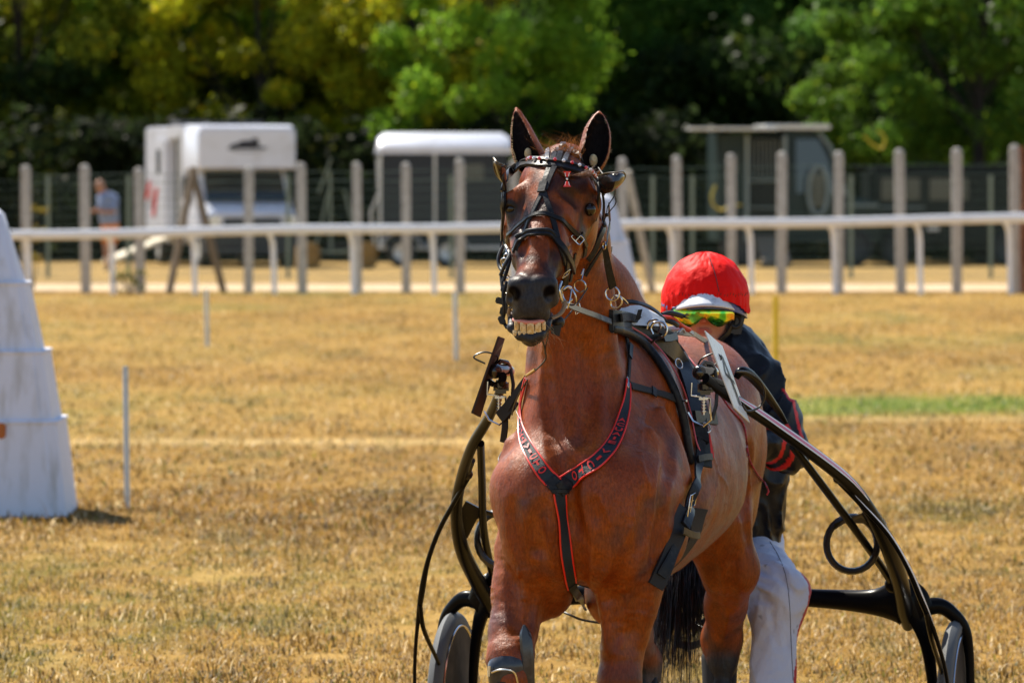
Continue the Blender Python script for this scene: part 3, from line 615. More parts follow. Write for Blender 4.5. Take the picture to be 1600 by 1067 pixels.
mb = MB(); mb.tube(ppath([(1118, 290, 117), (1112, 308, 116.9), (1116, 322, 116.9), (1128, 328, 116.9), (1142, 322, 116.9), (1158, 320, 117)], 6), .022, 6); tag(mb.build('yellow_hose', YEL), 'yellow hose looped in front of the open dark lorry', 'hose')
mb = MB(); mb.tube(ppath([(1350, 212, 118), (1362, 225, 118), (1378, 232, 118), (1382, 215, 118), (1372, 204, 118)], 6), .022, 6); tag(mb.build('yellow_strap', YEL), 'yellow strap hanging in the trees above the dark van', 'strap')
# dark van at the right edge
f = Fr(1475, 119, 2); root = empty('dark_van', f(0, 0, 0), 'near-black parked van behind the fence at the right edge', 'van'); BLK = mat('black_paint', (.008, .012, .013), .4, spec=.15)
part(f, 'body', BLK, root, (-1.55, 1.9, 0, 1.8, .35, 2.05), bev=.12); part(f, 'side_window', GLS, root, (-1.3, -.5, -.02, .02, 1.35, 1.8), bev=.01); part(f, 'side_window', GLS, root, (-.3, .5, -.02, .02, 1.35, 1.8), bev=.01); part(f, 'side_trim', PG, root, (-1.4, -.4, -.025, .0, 1.18, 1.22), bev=.005); part(f, 'door_handle', ALU, root, (-.35, -.1, -.05, .0, .72, .80), bev=.01)
for x_ in (-1.0, 1.3):
    mb = MB(); c = f(x_, .08, .34); ax = f.r @ V(0, 1, 0); mb.lathe(c - ax * .12, ax, [(.2, 0), (.3, 0), (.34, .05), (.34, .2), (.3, .24), (.2, .24)], 24); w_ = mb.build('wheel', TYR, root); mb = MB(); mb.lathe(c - ax * .12, ax, [(.001, .03), (.2, .02), (.2, .2), (.001, .2)], 18); mb.build('rim', DP, w_)
STRAWM = mat('straw_bale', (.40, .24, .06), .9, noise=(25, (.2, .11, .03), 5, .35, .6), bump=(40, 1, 5))
for x_, w_, lb in ((484, .42, 'straw bale just right of the white lorry, nearer to it'), (572, .46, 'straw bale between the white lorry and the grey trailer, nearer the trailer')):
    f = Fr(x_, 114, 8); mb = MB(); f.box(mb, -w_ / 2, w_ / 2, 0, .8, 0, .52, bev=.07); o = mb.build('straw_bale', STRAWM); tag(o, lb, 'straw bale', 'straw bales beside the vehicles')
    o.parent = None
f = Fr(525, 114.5, 0); mb = MB(); mb.tube([f(-.35, 0, 1.5), f(-.1, 0, 2.2)], .02, 5); f.box(mb, -.55, .6, .1, .3, .30, .36, bev=.01)
for a in ((-.5, 0, .02), (.55, 0, .02)): mb.tube([f(*a), f(a[0] * .3, .1, 1.55)], .022, 5)
mb.tube([f(-.1, .1, .3), f(-.12, .1, 1.95)], .025, 6); tag(mb.build('metal_trestle', GPOST), 'slim metal trestle frame between the two straw bales', 'frame')

# man standing far behind the fence
ms = Sdf(); D_ = 112.5
def a_(x, y, dd=0): return P(x, y, D_ + dd)
ms.cap(a_(157, 294), a_(156, 288), .085, .09, .03); ms.ell(a_(157, 292), (.085, .10, .125), .02); ms.cap(a_(158, 298), a_(163, 307), .055, .06, .03)
ms.cap(a_(166, 312), a_(170, 335), .17, .17, .08, flat=((0, 1, 0), .75)); ms.cap(a_(160, 309), a_(178, 311), .085, .085, .05); ms.cap(a_(170, 338), a_(172, 352), .165, .17, .06, flat=((0, 1, 0), .8))
ms.cap(a_(160, 312, -.1), a_(156, 327, -.15), .055, .045, .03); ms.cap(a_(156, 327, -.15), a_(144, 330, -.3), .042, .032, .02); ms.cap(a_(180, 313, -.05), a_(178, 330, -.12), .055, .045, .03); ms.cap(a_(178, 330, -.12), a_(160, 331, -.32), .042, .032, .02)
for x_ in (167, 177):
    ms.cap(a_(x_, 355), a_(x_ - 1, 388), .088, .055, .03); ms.cap(a_(x_ - 1, 388), a_(x_, 420), .055, .035, .02); ms.cap(a_(x_, 422.5), a_(x_ - 4, 423, -.12), .035, .03, .02)
for hx in (144, 160):
    for k in range(5): ms.cap(a_(hx, 329 + k * .5, -.32), a_(hx - 3.5 - k * .6, 328 + k * 1.4, -.36), .012, .008, .006)
mv, mf = ms.mesh(axis((P(138, 300, D_).x - .05, P(190, 300, D_).x + .1, .0125)), axis((D_ - .5, D_ + .3, .0125)), axis((-.02, 1.85, .0125)))
man = pydata('person', mv, mf, mat('far_skin', (.42, .21, .13), .6, attr='Col'), smooth=True)
c = np.tile([.42, .20, .12], (len(mv), 1)); c[(mv[:, 2] > 1.69) & (mv[:, 1] > D_ - .02)] = [.25, .2, .17]; c[mv[:, 2] < .05] = [.1, .08, .07]; set_col(man.data, c); tag(man, 'man in light blue shirt and orange shorts standing behind the fence', 'person')
def grow(sd, nv, off, keep, name, m, parent):
    ax_ = [np.unique(np.round(nv[:, k], 5)) for k in range(3)]
ts = Sdf(); ts.cap(a_(166, 312), a_(170, 335), .185, .18, .08, flat=((0, 1, 0), .78)); ts.cap(a_(160, 309.5), a_(179, 311), .092, .092, .05); ts.cap(a_(170, 335), a_(171, 345), .18, .19, .06, flat=((0, 1, 0), .82)); ts.cap(a_(160, 312, -.1), a_(157, 323, -.14), .07, .075, .03); ts.cap(a_(180, 313, -.05), a_(179, 326, -.11), .07, .075, .03)
v_, f_ = ts.mesh(axis((-8.4, -7.6, .0125)), axis((D_ - .5, D_ + .3, .0125)), axis((.8, 1.55, .0125))); pydata('shirt', v_, f_, mat('blue_shirt', (.24, .30, .46), .8), man, True)
ts = Sdf(); ts.cap(a_(171, 345), a_(172, 353), .178, .18, .05, flat=((0, 1, 0), .82))
for x_ in (167, 177): ts.cap(a_(x_, 354), a_(x_ - .5, 373), .11, .105, .03)
v_, f_ = ts.mesh(axis((-8.4, -7.6, .0125)), axis((D_ - .5, D_ + .3, .0125)), axis((.5, 1.1, .0125))); pydata('shorts', v_, f_, mat('orange_shorts', (.72, .22, .015), .8), man, True)
# ---------------------------------------------------------------- the horse
TH = R(11.9); CT, ST = math.cos(TH), math.sin(TH)
def L(x, y, z):                              # horse frame: x to its left (photo right), y towards its tail, z up
    return Vector((.185 + x * CT + y * ST, 16.35 - x * ST + y * CT, z))
def toL(p):
    q = p[:, :2] - np.array([.185, 16.35]); return np.stack([q[:, 0] * CT - q[:, 1] * ST, q[:, 0] * ST + q[:, 1] * CT, p[:, 2]], 1)
LAT = (CT, -ST, 0)
hs = Sdf()
# trunk: smooth barrel, half width / height / centre by distance from the breast
_ty = np.array([-.04, .10, .30, .50, .75, 1.0, 1.25, 1.45, 1.62, 1.78])
_tz = np.array([.94, .965, .995, 1.010, 1.00, 1.00, 1.035, 1.08, 1.11, 1.10])
_tw = np.array([.10, .19, .235, .27, .305, .315, .285, .255, .21, .10])
_th = np.array([.13, .235, .33, .362, .350, .330, .285, .240, .20, .10])
def trunk(p):
    q = toL(p); y = q[:, 1]
    c, w_, h_ = np.interp(y, _ty, _tz), np.interp(y, _ty, _tw), np.interp(y, _ty, _th)
    x = q[:, 0] / w_; z = (q[:, 2] - c) / h_
    # egg shape: narrower towards the spine
    x = x / np.clip(1 - (.16 + .22 * np.clip((.75 - y) / .45, 0, 1)) * np.clip(z, -.4, 1), .6, 1.1)
    d = (np.sqrt(x * x + z * z) - 1) * np.minimum(w_, h_)
    e = np.maximum(np.maximum(_ty[0] - y, y - _ty[-1]), 0)
    return np.where(e > 0, np.sqrt(np.maximum(d, 0) ** 2 + e * e), d) * .9
hs.fun(trunk, .02)
hs.cap(L(0, .42, 1.335), L(0, .72, 1.315), .06, .05, .12)                 # withers
hs.ell(L(0, 1.40, 1.19), (.21, .32, .145), .12)                        # croup
for s in (-1, 1):
    hs.ell(L(s * .13, 1.42, 1.10), (.155, .30, .235), .08)            # haunch
    hs.ell(L(s * .155, 1.50, .92), (.125, .20, .24), .08)             # buttock and thigh
    hs.cap(L(s * .155, 1.28, .80), L(s * .17, 1.42, 1.0), .105, .10, .07)  # stifle
    # shoulder blade, point of shoulder, upper arm
    hs.cap(L(s * .09, .50, 1.26), L(s * .165, .12, .955), .080, .085, .09)
    hs.cap(L(s * .155, .06, .975), L(s * .172, .26, .80), .086, .085, .08)
    hs.ell(L(s * .182, .27, .93), (.088, .16, .19), .05)              # triceps
    hs.ell(L(s * .105, .0, .89), (.118, .12, .20), .08)              # breast muscle
    hs.cap(L(s * .06, -.02, .98), L(s * .16, .02, .96), .07, .06, .07)
    hs.cap(L(s * .10, .05, .78), L(s * .12, .12, .665), .10, .085, .06)
hs.cap(L(0, -.085, 1.02), L(0, -.085, .74), .010, .010, .06, op=-1)   # groove between the breast muscles
for s in (-1, 1):
    hs.cap(L(s * .205, .36, 1.15), L(s * .285, .47, .86), .012, .02, .07, op=-1)
    hs.cap(L(s * .30, .17, 1.10), L(s * .30, .22, .86), .014, .010, .05, op=-1)
# neck
nk = [P(882, 282, 16.28), P(888, 370, 16.38), P(893, 480, 16.48), P(899, 580, 16.56), P(902, 700, 16.54)]
nr = [.078, .092, .107, .122, .145]
for i in range(4): hs.cap(nk[i], nk[i + 1], nr[i], nr[i + 1], .035)
ck = [P(884, 262, 16.34), P(905, 370, 16.62), P(935, 460, 16.82), P(985, 530, 17.0)]
cr_ = [.055, .062, .085, .10]
for i in range(3): hs.cap(ck[i], ck[i + 1], cr_[i], cr_[i + 1], .10)
hs.cap(P(912, 570, 16.7), L(0, .15, 1.03), .145, .19, .06)
hs.cap(P(886, 560, 16.53), P(886, 770, 16.44), .105, .14, .06)
hs.cap(P(862, 470, 16.385), P(868, 730, 16.44), .020, .03, .06)           # windpipe and neck muscles
hs.cap(P(905, 430, 16.39), P(885, 730, 16.46), .022, .03, .06)
hs.cap(P(935, 440, 16.44), P(950, 720, 16.52), .03, .05, .06)
for gr in ([(916, 470, 16.29), (920, 540, 16.345), (922, 600, 16.35), (918, 650, 16.28)], [(842, 520, 16.31), (846, 560, 16.36), (850, 600, 16.36), (856, 650, 16.29)]):
    for a, b in zip(gr[:-1], gr[1:]): hs.cap(P(*a), P(*b), .005, .005, .035, op=-1)
for a, b, ra, rb in ((L(.200, .24, 1.18), L(.250, .30, .92), .006, .03), (L(.185, .12, 1.12), L(.235, .20, .86), .008, .022), (L(-.21, .10, 1.08), L(-.235, .16, .88), .016, .02)): hs.cap(a, b, ra, rb, .05)
for a, b in ((P(905, 800, 16.2), P(925, 880, 16.24)), (P(835, 800, 16.24), P(840, 860, 16.28)), (P(985, 800, 16.30), P(975, 900, 16.30))): hs.cap(a, b, .004, .004, .04, op=-1)
hs.cap(L(.265, 1.16, 1.0), L(.225, 1.24, .74), .012, .02, .08, op=-1)
# head
RT = Matrix.Rotation(R(8), 3, 'Z')
hs.ell(P(870, 296, 16.12), (.104, .105, .100), .04)
hs.cap(P(868, 300, 16.06), P(846, 395, 15.90), .094, .062, .05)
hs.cap(P(846, 395, 15.90), P(833, 452, 15.82), .060, .052, .04)
hs.cap(P(866, 300, 15.99), P(838, 430, 15.80), .040, .030, .05)           # nasal bone
hs.cap(P(886, 330, 16.20), P(868, 430, 16.02), .085, .048, .05)           # jaw
hs.ell(P(905, 352, 16.20), (.045, .11, .10), .04, rot=RT)
hs.ell(P(812, 352, 16.18), (.045, .11, .09), .04, rot=RT)
hs.cap(P(894, 345, 16.07), P(866, 415, 15.94), .052, .036, .04)
hs.cap(P(816, 345, 16.05), P(823, 408, 15.93), .042, .034, .04)
hs.cap(P(893, 370, 16.02), P(872, 408, 15.93), .020, .010, .03)           # facial crest
hs.cap(P(812, 366, 16.02), P(814, 404, 15.92), .016, .010, .03)
for ex, ey, dd, sgn in ((805, 318, 16.03, -1), (922, 320, 16.06, 1)):
    hs.cap(P(ex - sgn * 10, ey - 16, dd - .01), P(ex + sgn * 1, ey - 10, dd + .0), .026, .024, .03)   # brow
    hs.ell(P(ex, ey + 4, dd + .01), (.030, .040, .034), .02)
    hs.cap(P(ex - sgn * 14, ey + 17, dd - .03), P(ex, ey + 22, dd - .01), .013, .012, .02)            # lower lid
    hs.cap(P(ex - sgn * 4, ey - 44, dd + .03), P(ex - sgn * 2, ey - 28, dd + .02), .01, .01, .04, op=-1)   # hollow above the eye
EYES = [(P(801, 326, 16.022), -1), (P(921, 327, 16.022), 1)]
for c, sgn in EYES: hs.ell(c + V(sgn * .012, -.014, -.001), (.0175, .022, .0095), .005, op=-1)
# muzzle
hs.ell(P(831, 462, 15.80), (.058, .055, .050), .04)
hs.cap(P(808, 447, 15.775), P(800, 468, 15.80), .027, .018, .016)         # nostril wings
hs.cap(P(855, 446, 15.78), P(862, 468, 15.80), .030, .020, .016)
hs.cap(P(841, 443, 15.76), P(842, 462, 15.75), .019, .010, .012)
hs.cap(P(815, 445, 15.76), P(813, 464, 15.755), .020, .010, .012)
hs.cap(P(851, 448, 15.72), P(862, 466, 15.755), .013, .018, .006, op=-1)
hs.cap(P(828, 446, 15.725), P(828, 474, 15.725), .006, .008, .014, op=-1)
hs.cap(P(815, 471, 15.733), P(842, 471, 15.733), .003, .003, .012, op=-1)
hs.cap(P(799, 452, 15.735), P(796, 466, 15.775), .008, .009, .008, op=-1)
hs.ell(P(829, 482, 15.775), (.040, .034, .040), .025)                  # upper lip
hs.cap(P(812, 492, 15.79), P(848, 492, 15.79), .020, .020, .015)
hs.ell(P(829, 510, 15.86), (.052, .07, .034), .02)                     # jaws behind the teeth
lipc = [P(800, 492, 15.875), P(800, 512, 15.80), P(812, 524, 15.775), P(828, 528, 15.765), P(843, 523, 15.775), P(853, 510, 15.80), P(858, 494, 15.87)]
for i in range(6): hs.cap(lipc[i], lipc[i + 1], .0125, .0125, .008)
hs.cap(P(829, 526, 15.81), P(835, 505, 15.98), .028, .045, .03)           # chin
hs.cap(P(810, 505, 15.755), P(848, 504, 15.755), .014, .014, .006, op=-1)
hs.cap(P(808, 510, 15.775), P(849, 509, 15.775), .014, .014, .004, op=-1)
# ears
EARS = [([P(832, 256, 16.20), P(822, 232, 16.22), P(814, 202, 16.25), P(807, 170, 16.27)], [.042, .039, .026, .005], -1),
        ([P(918, 258, 16.22), P(929, 234, 16.24), P(933, 205, 16.27), P(936, 177, 16.29)], [.040, .041, .034, .006], 1)]
EC = []
for pts, rr, sgn in EARS:
    ec = crv([(*p, q) for p, q in zip(pts, rr)], 3); off = V(-.011, -.026, .004) if sgn < 0 else V(.004, -.028, .004); EC.append((ec, off))
    for a, b in zip(ec[:-1], ec[1:]): hs.cap(a[:3], b[:3], a[3], b[3], .010 if a is not ec[0] else .02)
    for i, (a, b) in enumerate(zip(ec[:-1], ec[1:])):
        l0, l1 = i / (len(ec) - 1), (i + 1) / (len(ec) - 1); o2 = lambda l: np.array(off) + np.array([0, .014, 0]) * max(0, l - .55) / .45
        hs.cap(a[:3] + o2(l0), b[:3] + o2(l1), a[3] * .80, max(b[3] * .76, .002), .004, op=-1)
n_ear = len(hs.p)
# forelegs
def leg(pts, k=.04):
    for a, b in zip(pts[:-1], pts[1:]): hs.cap(a[0], b[0], a[1], b[1], k)
leg([(P(825, 865, 16.50), .10), (P(815, 925, 16.46), .080), (P(801, 985, 16.40), .060), (P(797, 1030, 16.34), .058), (P(800, 1062, 16.32), .052)])
leg([(P(800, 1062, 16.32), .050), (P(806, 1120, 16.42), .030), (P(812, 1185, 16.56), .028), (P(812, 1200, 16.58), .038), (P(810, 1240, 16.62), .032), (P(808, 1262, 16.62), .05)], .02)
leg([(P(1000, 830, 16.42), .095), (P(990, 890, 16.42), .090), (P(982, 950, 16.42), .072), (P(974, 1010, 16.42), .056), (P(969, 1060, 16.40), .055), (P(968, 1105, 16.40), .050)])
leg([(P(968, 1105, 16.40), .048), (P(968, 1140, 16.42), .030), (P(968, 1245, 16.42), .028), (P(968, 1275, 16.42), .038), (P(967, 1310, 16.36), .032), (P(966, 1345, 16.32), .055), (P(966, 1362, 16.31), .062)], .02)
hs.cap(P(850, 860, 16.36), P(815, 985, 16.38), .030, .018, .04)
hs.cap(P(948, 860, 16.36), P(955, 1010, 16.36), .035, .020, .04)
hs.cap(P(1010, 900, 16.38), P(1000, 990, 16.40), .03, .02, .04)
# hind legs
leg([(L(.165, 1.28, .80), .115), (P(1141, 890, 17.62), .080), (P(1134, 945, 17.78), .056), (P(1128, 1000, 17.88), .055), (P(1127, 1035, 17.86), .046)], .05)
hs.cap(P(1153, 880, 17.75), P(1147, 985, 17.95), .045, .022, .05)          # tendon down to the point of the hock
leg([(P(1127, 1035, 17.86), .046), (P(1127, 1080, 17.84), .034), (P(1126, 1190, 17.80), .034), (P(1126, 1215, 17.78), .042), (P(1124, 1260, 17.70), .036), (P(1123, 1285, 17.66), .06), (P(1123, 1292, 17.65), .065)], .025)
leg([(L(-.165, 1.26, .80), .12), (P(965, 930, 17.2), .085), (P(985, 985, 17.35), .055), (P(1003, 1035, 17.45), .052), (P(1006, 1060, 17.44), .045)], .05)
leg([(P(1006, 1060, 17.44), .042), (P(1003, 1100, 17.38), .034), (P(992, 1210, 17.2), .034), (P(990, 1235, 17.15), .042), (P(986, 1280, 17.05), .036), (P(985, 1308, 17.0), .062)], .025)
hs.cap(P(1010, 880, 17.0), P(1050, 872, 17.35), .035, .03, .06)           # sheath and groin fold
hs.cap(L(0, 1.76, 1.20), L(0, 1.86, 1.08), .045, .035, .05)              # dock

# veins standing out under the thin skin
VEIN = ([(905, 350), (900, 372), (893, 392), (884, 410)], [(905, 372), (897, 380), (888, 384)], [(858, 382), (862, 396), (868, 410)], [(812, 360), (814, 376), (811, 392)],
        [(1010, 640), (1000, 690), (1004, 740), (994, 790), (985, 840)], [(1004, 730), (1018, 770), (1016, 820), (1006, 870)], [(935, 770), (950, 820), (944, 870)], [(985, 870), (975, 920), (982, 970), (970, 1010)], [(815, 880), (806, 920), (812, 960)],
        [(1110, 700), (1122, 740), (1112, 790), (1096, 830)], [(1122, 740), (1138, 760), (1134, 800)], [(1140, 880), (1132, 920), (1138, 960), (1130, 1000)], [(1165, 700), (1172, 760), (1166, 830)])
_vs = []
for v_ in VEIN:
    pts = [hs.hit(q[0], q[1]) for q in crv(v_, 3)]; w_ = .0022 if v_[0][1] < 420 else .0032
    for (a, n_), (b, n2_) in zip(pts[:-1], pts[1:]):
        if (a - b).length < .08: _vs.append((a - n_ * w_ * .6, b - n2_ * w_ * .6, w_))
for a, b, w_ in _vs: hs.cap(a, b, w_ * 1.35, w_ * 1.35, .009)
# muscle edges: shallow valleys that follow the skin
VAL = (([(800, 790), (806, 835), (826, 880), (852, 918)], .030, .009), ([(1012, 770), (1004, 830), (980, 880), (948, 925)], .030, .009), ([(798, 895), (806, 945), (806, 985)], .014, .004), ([(838, 900), (832, 945), (822, 985)], .016, .005),
       ([(962, 905), (968, 950), (966, 1010)], .016, .005), ([(1004, 905), (996, 950), (986, 1005)], .014, .004), ([(1044, 690), (1043, 730), (1040, 770), (1030, 830), (1024, 890)], .032, .012), ([(852, 555), (855, 620), (866, 690), (880, 730)], .020, .006),
       ([(912, 540), (922, 600), (918, 650), (908, 690)], .024, .005), ([(948, 555), (962, 620), (960, 670), (950, 700)], .022, .004), ([(1098, 850), (1114, 890), (1122, 935), (1118, 975)], .018, .006),
       ([(1150, 860), (1140, 910), (1143, 950)], .014, .005), ([(1172, 700), (1166, 780), (1170, 850)], .024, .006), ([(900, 800), (912, 850), (905, 900)], .022, .005), ([(928, 790), (944, 845), (938, 895)], .020, .005), ([(846, 790), (838, 840), (850, 890)], .020, .005),
       ([(862, 345), (869, 385), (866, 415)], .014, .0018), ([(818, 352), (818, 380), (816, 400)], .012, .0012), ([(884, 345), (896, 372), (900, 398)], .012, .003), ([(876, 300), (893, 306), (905, 318)], .016, .004), ([(1060, 800), (1085, 780), (1110, 745)], .05, .006))
_vv = []
for v_, r_, dp in VAL:
    pts = [hs.hit(q[0], q[1]) for q in crv(v_, 3)]; m_ = len(pts)
    for i in range(m_ - 1):
        (a, n_), (b, n2_) = pts[i], pts[i + 1]; d0_ = dp * math.sin(math.pi * (i + .4) / m_) ** .6; d1_ = dp * math.sin(math.pi * (i + 1.4) / (m_ + .9)) ** .6
        if (a - b).length < .09: _vv.append((a + n_ * (r_ - d0_), b + n2_ * (r_ - d1_), r_))
for a, b, r_ in _vv: hs.cap(a, b, r_, r_, .022, op=-1)
AX = axis((-.16, -.06, .007), (-.06, .30, .0032), (.30, .92, .0062))
AY = axis((15.66, 16.34, .0034), (16.34, 16.9, .007), (16.9, 18.5, .0095))
AZ = axis((-.20, .58, .008), (.58, 1.30, .0048), (1.30, 2.08, .0032))
def skin_detail(p):
    q = toL(p); m_ = np.clip((1.42 - p[:, 2]) / .25, 0, 1); r = vnoise(p, 22, 1) * .0009 + vnoise(p * np.array([1, 1, .6]), 8.5, 5) * .0036 * m_ + vnoise(p, 15, 6) * .0014 * (.4 + .6 * m_)
    arm = np.clip((.86 - p[:, 2]) / .12, 0, 1) * (q[:, 1] < .5)          # fine folds where the skin bunches above the knee
    r = r + arm * vnoise(np.stack([p[:, 0] * 35, p[:, 1] * 35, p[:, 2] * 120], 1), 1, 3) * .0014
    return r
hs.nf = skin_detail
hv, hf = hs.mesh(AX, AY, AZ)
print('horse', len(hv), len(hf))
# coat pattern: bay with black points
def ss(a, b, x): t = np.clip((x - a) / (b - a), 0, 1); return t * t * (3 - 2 * t)
px = 800 + hv[:, 0] * F / hv[:, 1]; q = toL(hv)
n1 = vnoise(hv, 9, 2); n2 = vnoise(hv, 30, 4); n3 = vnoise(hv, 75, 7)
bay = np.array([.200, .033, .0012]); dark = np.array([.045, .012, .007]); red = np.array([.38, .085, .004]); black = np.array([.014, .012, .013]); grey = np.array([.23, .135, .10])
def mix(a, b, t): return a * (1 - t[:, None]) + b * t[:, None]
c = mix(np.tile(bay, (len(hv), 1)), red, np.clip(.5 + .8 * n1, 0, 1) * .6)
n4 = vnoise(hv * np.array([1, 1, .4]), 26, 12); c = mix(c, dark, np.clip(n1 * .9 + n2 * .7 + n4 * .25 + .05, 0, 1) * .50); c = mix(c, np.array([.42, .115, .014]), np.clip(n4 * .8 - n1 * .7 - .25, 0, 1) * .6)
# head: darker mask
head = ss(16.22, 16.10, hv[:, 1]) * (hv[:, 2] > 1.40)
mask = head * ss(-.2, .5, n2 * .6 + n1 * .6 + .15)
c = mix(c, dark * .8, np.clip(mask * .85 + head * .12, 0, 1))
muz = ss(15.875, 15.83, hv[:, 1] + n2 * .012) * ss(1.600, 1.560, hv[:, 2] + n2 * .012)
c = mix(c, np.array([.028, .027, .031]), muz)
hind = q[:, 1] > .75; low = np.clip(ss(.60, .40, hv[:, 2]) * (.30 + .3 * n2), 0, 1) + np.where(hind, ss(.42, .30, hv[:, 2]), ss(.36, .24, hv[:, 2])); c = mix(c, black, np.clip(low, 0, 1))
# dried sweat on the flank behind the girth
fl = ss(.46, .60, q[:, 1]) * ss(1.20, .95, q[:, 1]) * ss(1.12, .9, hv[:, 2]) * (q[:, 0] > 0) * np.clip(.55 + .5 * n1 + .35 * n2 + .2 * n3, 0, 1)
c = mix(c, grey, fl * .95)
fl2 = ss(1.22, 1.32, hv[:, 2]) * ss(.6, .9, q[:, 1]) * np.clip(.5 + .5 * n1, 0, 1); c = mix(c, grey * .8, fl2 * .55)
ch = np.clip(n1 * 1.2 + n2 * .5 - .1, 0, 1) * ss(.6, .2, q[:, 1]) * (hv[:, 2] < 1.35); c = mix(c, np.array([.10, .05, .055]), ch * .6)
# inside of the ears and round the eyes
spec = np.ones(len(hv)); spec -= .20 * muz + .25 * head
for ec, off in EC:
    for i, (a_, b_) in enumerate(zip(ec[:-1], ec[1:])):
        l0 = i / (len(ec) - 1); a = a_[:3] + np.array(off) + np.array([0, .014, 0]) * max(0, l0 - .55) / .45; b = b_[:3] + np.array(off) + np.array([0, .014, 0]) * max(0, l0 - .55) / .45
        ba = b - a; h = np.clip((hv - a) @ ba / (ba @ ba), 0, 1); d = np.sqrt(((hv - a - h[:, None] * ba) ** 2).sum(1)) - (a_[3] * .80 + (max(b_[3] * .76, .002) - a_[3] * .80) * h)
        w_in = ss(.0055, .0015, d); c = mix(c, np.array([.010, .007, .006]), w_in); spec = np.minimum(spec, 1 - .93 * w_in)
for e, sgn in EYES:
    d = np.sqrt(((hv - np.array(e) - np.array([sgn * .010, -.016, 0])) ** 2).sum(1)); c = mix(c, np.array([.015, .010, .009]), ss(.034, .022, d))
for a in (P(861, 458, 15.75), P(802, 459, 15.75)):  # nostril openings coloured near-black to give the shade inside them
    d = np.sqrt(((hv - np.array(a)) ** 2).sum(1)); c = mix(c, np.array([.004, .003, .004]), ss(.027, .018, d)); spec = spec * (1 - .9 * ss(.027, .018, d))

def horse_mat():
    m = bpy.data.materials.new('bay_coat'); m.use_nodes = True; t = m.node_tree; b = t.nodes['Principled BSDF']
    a = t.nodes.new('ShaderNodeAttribute'); a.attribute_name = 'Col'; tc = t.nodes.new('ShaderNodeTexCoord')
    mp = t.nodes.new('ShaderNodeMapping'); mp.inputs['Scale'].default_value = (150, 150, 45); t.links.new(tc.outputs['Object'], mp.inputs[0])
    n = t.nodes.new('ShaderNodeTexNoise'); n.inputs['Scale'].default_value = 1.0; n.inputs['Detail'].default_value = 6; n.inputs['Roughness'].default_value = .65; t.links.new(mp.outputs[0], n.inputs['Vector'])
    r = t.nodes.new('ShaderNodeMapRange'); r.inputs['From Min'].default_value = .3; r.inputs['From Max'].default_value = .7; r.inputs['To Min'].default_value = .62; r.inputs['To Max'].default_value = 1.4; t.links.new(n.outputs['Fac'], r.inputs['Value'])
    mx = t.nodes.new('ShaderNodeMix'); mx.data_type = 'RGBA'; mx.blend_type = 'MULTIPLY'; mx.inputs['Factor'].default_value = 1
    t.links.new(a.outputs['Color'], mx.inputs['A']); t.links.new(r.outputs[0], mx.inputs['B']); t.links.new(mx.outputs['Result'], b.inputs['Base Color'])
    n2 = t.nodes.new('ShaderNodeTexNoise'); n2.inputs['Scale'].default_value = 7; n2.inputs['Detail'].default_value = 5; t.links.new(tc.outputs['Object'], n2.inputs['Vector'])
    r2 = t.nodes.new('ShaderNodeMapRange'); r2.inputs['From Min'].default_value = .35; r2.inputs['From Max'].default_value = .65; r2.inputs['To Min'].default_value = .36; r2.inputs['To Max'].default_value = .54; t.links.new(n2.outputs['Fac'], r2.inputs['Value']); t.links.new(r2.outputs[0], b.inputs['Roughness'])
    n3 = t.nodes.new('ShaderNodeTexNoise'); n3.inputs['Scale'].default_value = 14; n3.inputs['Detail'].default_value = 7; n3.inputs['Roughness'].default_value = .62; t.links.new(tc.outputs['Object'], n3.inputs['Vector'])
    bp = t.nodes.new('ShaderNodeBump'); bp.inputs['Strength'].default_value = .36; bp.inputs['Distance'].default_value = .018; t.links.new(n3.outputs['Fac'], bp.inputs['Height'])
    b2 = t.nodes.new('ShaderNodeBump'); b2.inputs['Strength'].default_value = .3; b2.inputs['Distance'].default_value = .004; t.links.new(n.outputs['Fac'], b2.inputs['Height']); t.links.new(bp.outputs[0], b2.inputs['Normal']); t.links.new(b2.outputs[0], b.inputs['Normal'])
    sm = t.nodes.new('ShaderNodeMath'); sm.operation = 'MULTIPLY'; sm.inputs[1].default_value = .38; t.links.new(a.outputs['Alpha'], sm.inputs[0]); t.links.new(sm.outputs[0], b.inputs['Specular IOR Level']); b.inputs['Sheen Weight'].default_value = .0; b.inputs['Sheen Roughness'].default_value = .35; b.inputs['Sheen Tint'].default_value = (1, .45, .15, 1)
    return m
horse = pydata('horse', hv, hf, horse_mat(), smooth=True); set_col(horse.data, c, spec)
tag(horse, 'bay trotter horse baring its teeth, in black bridle and breastplate, pulling the sulky', 'horse')
# teeth, eyes, tail, forelock, whiskers
M = {}
M['tooth'] = mat('tooth_enamel', (.80, .58, .28), .3, noise=(120, (.58, .33, .09), 3, .42, .62))
M['gum'] = mat('gum', (.62, .22, .17), .35, coat=.3)
M['eye'] = mat('eye_dark', (.014, .007, .004), .10, coat=.25, spec=.35)
def tooth(mb, x0, y0, x1, y1, d, taper=.12, thick=.010):
    cx = (x0 + x1) / 2; rings = []
    for t in (0, .12, .4, .8, .96, 1):
        y = y0 + (y1 - y0) * t; w2 = (x1 - x0) / 2 * (1 - taper * (1 - t)) * (1 if .05 < t < .9 else .86); e = .0 if .05 < t < .9 else .3
        c_ = P(cx, y, d); hw = w2 * d / F; th_ = thick * (1 - e)
        rings.append([c_ + V(hw * math.cos(a) * (abs(math.cos(a)) ** -.4 if abs(math.cos(a)) > .05 else 1), -th_ * .5 * math.sin(a) + .001 * (abs(math.cos(a))), 0) for a in [2 * math.pi * k / 16 for k in range(16)]])
    mb.loft(rings)
mb = MB()
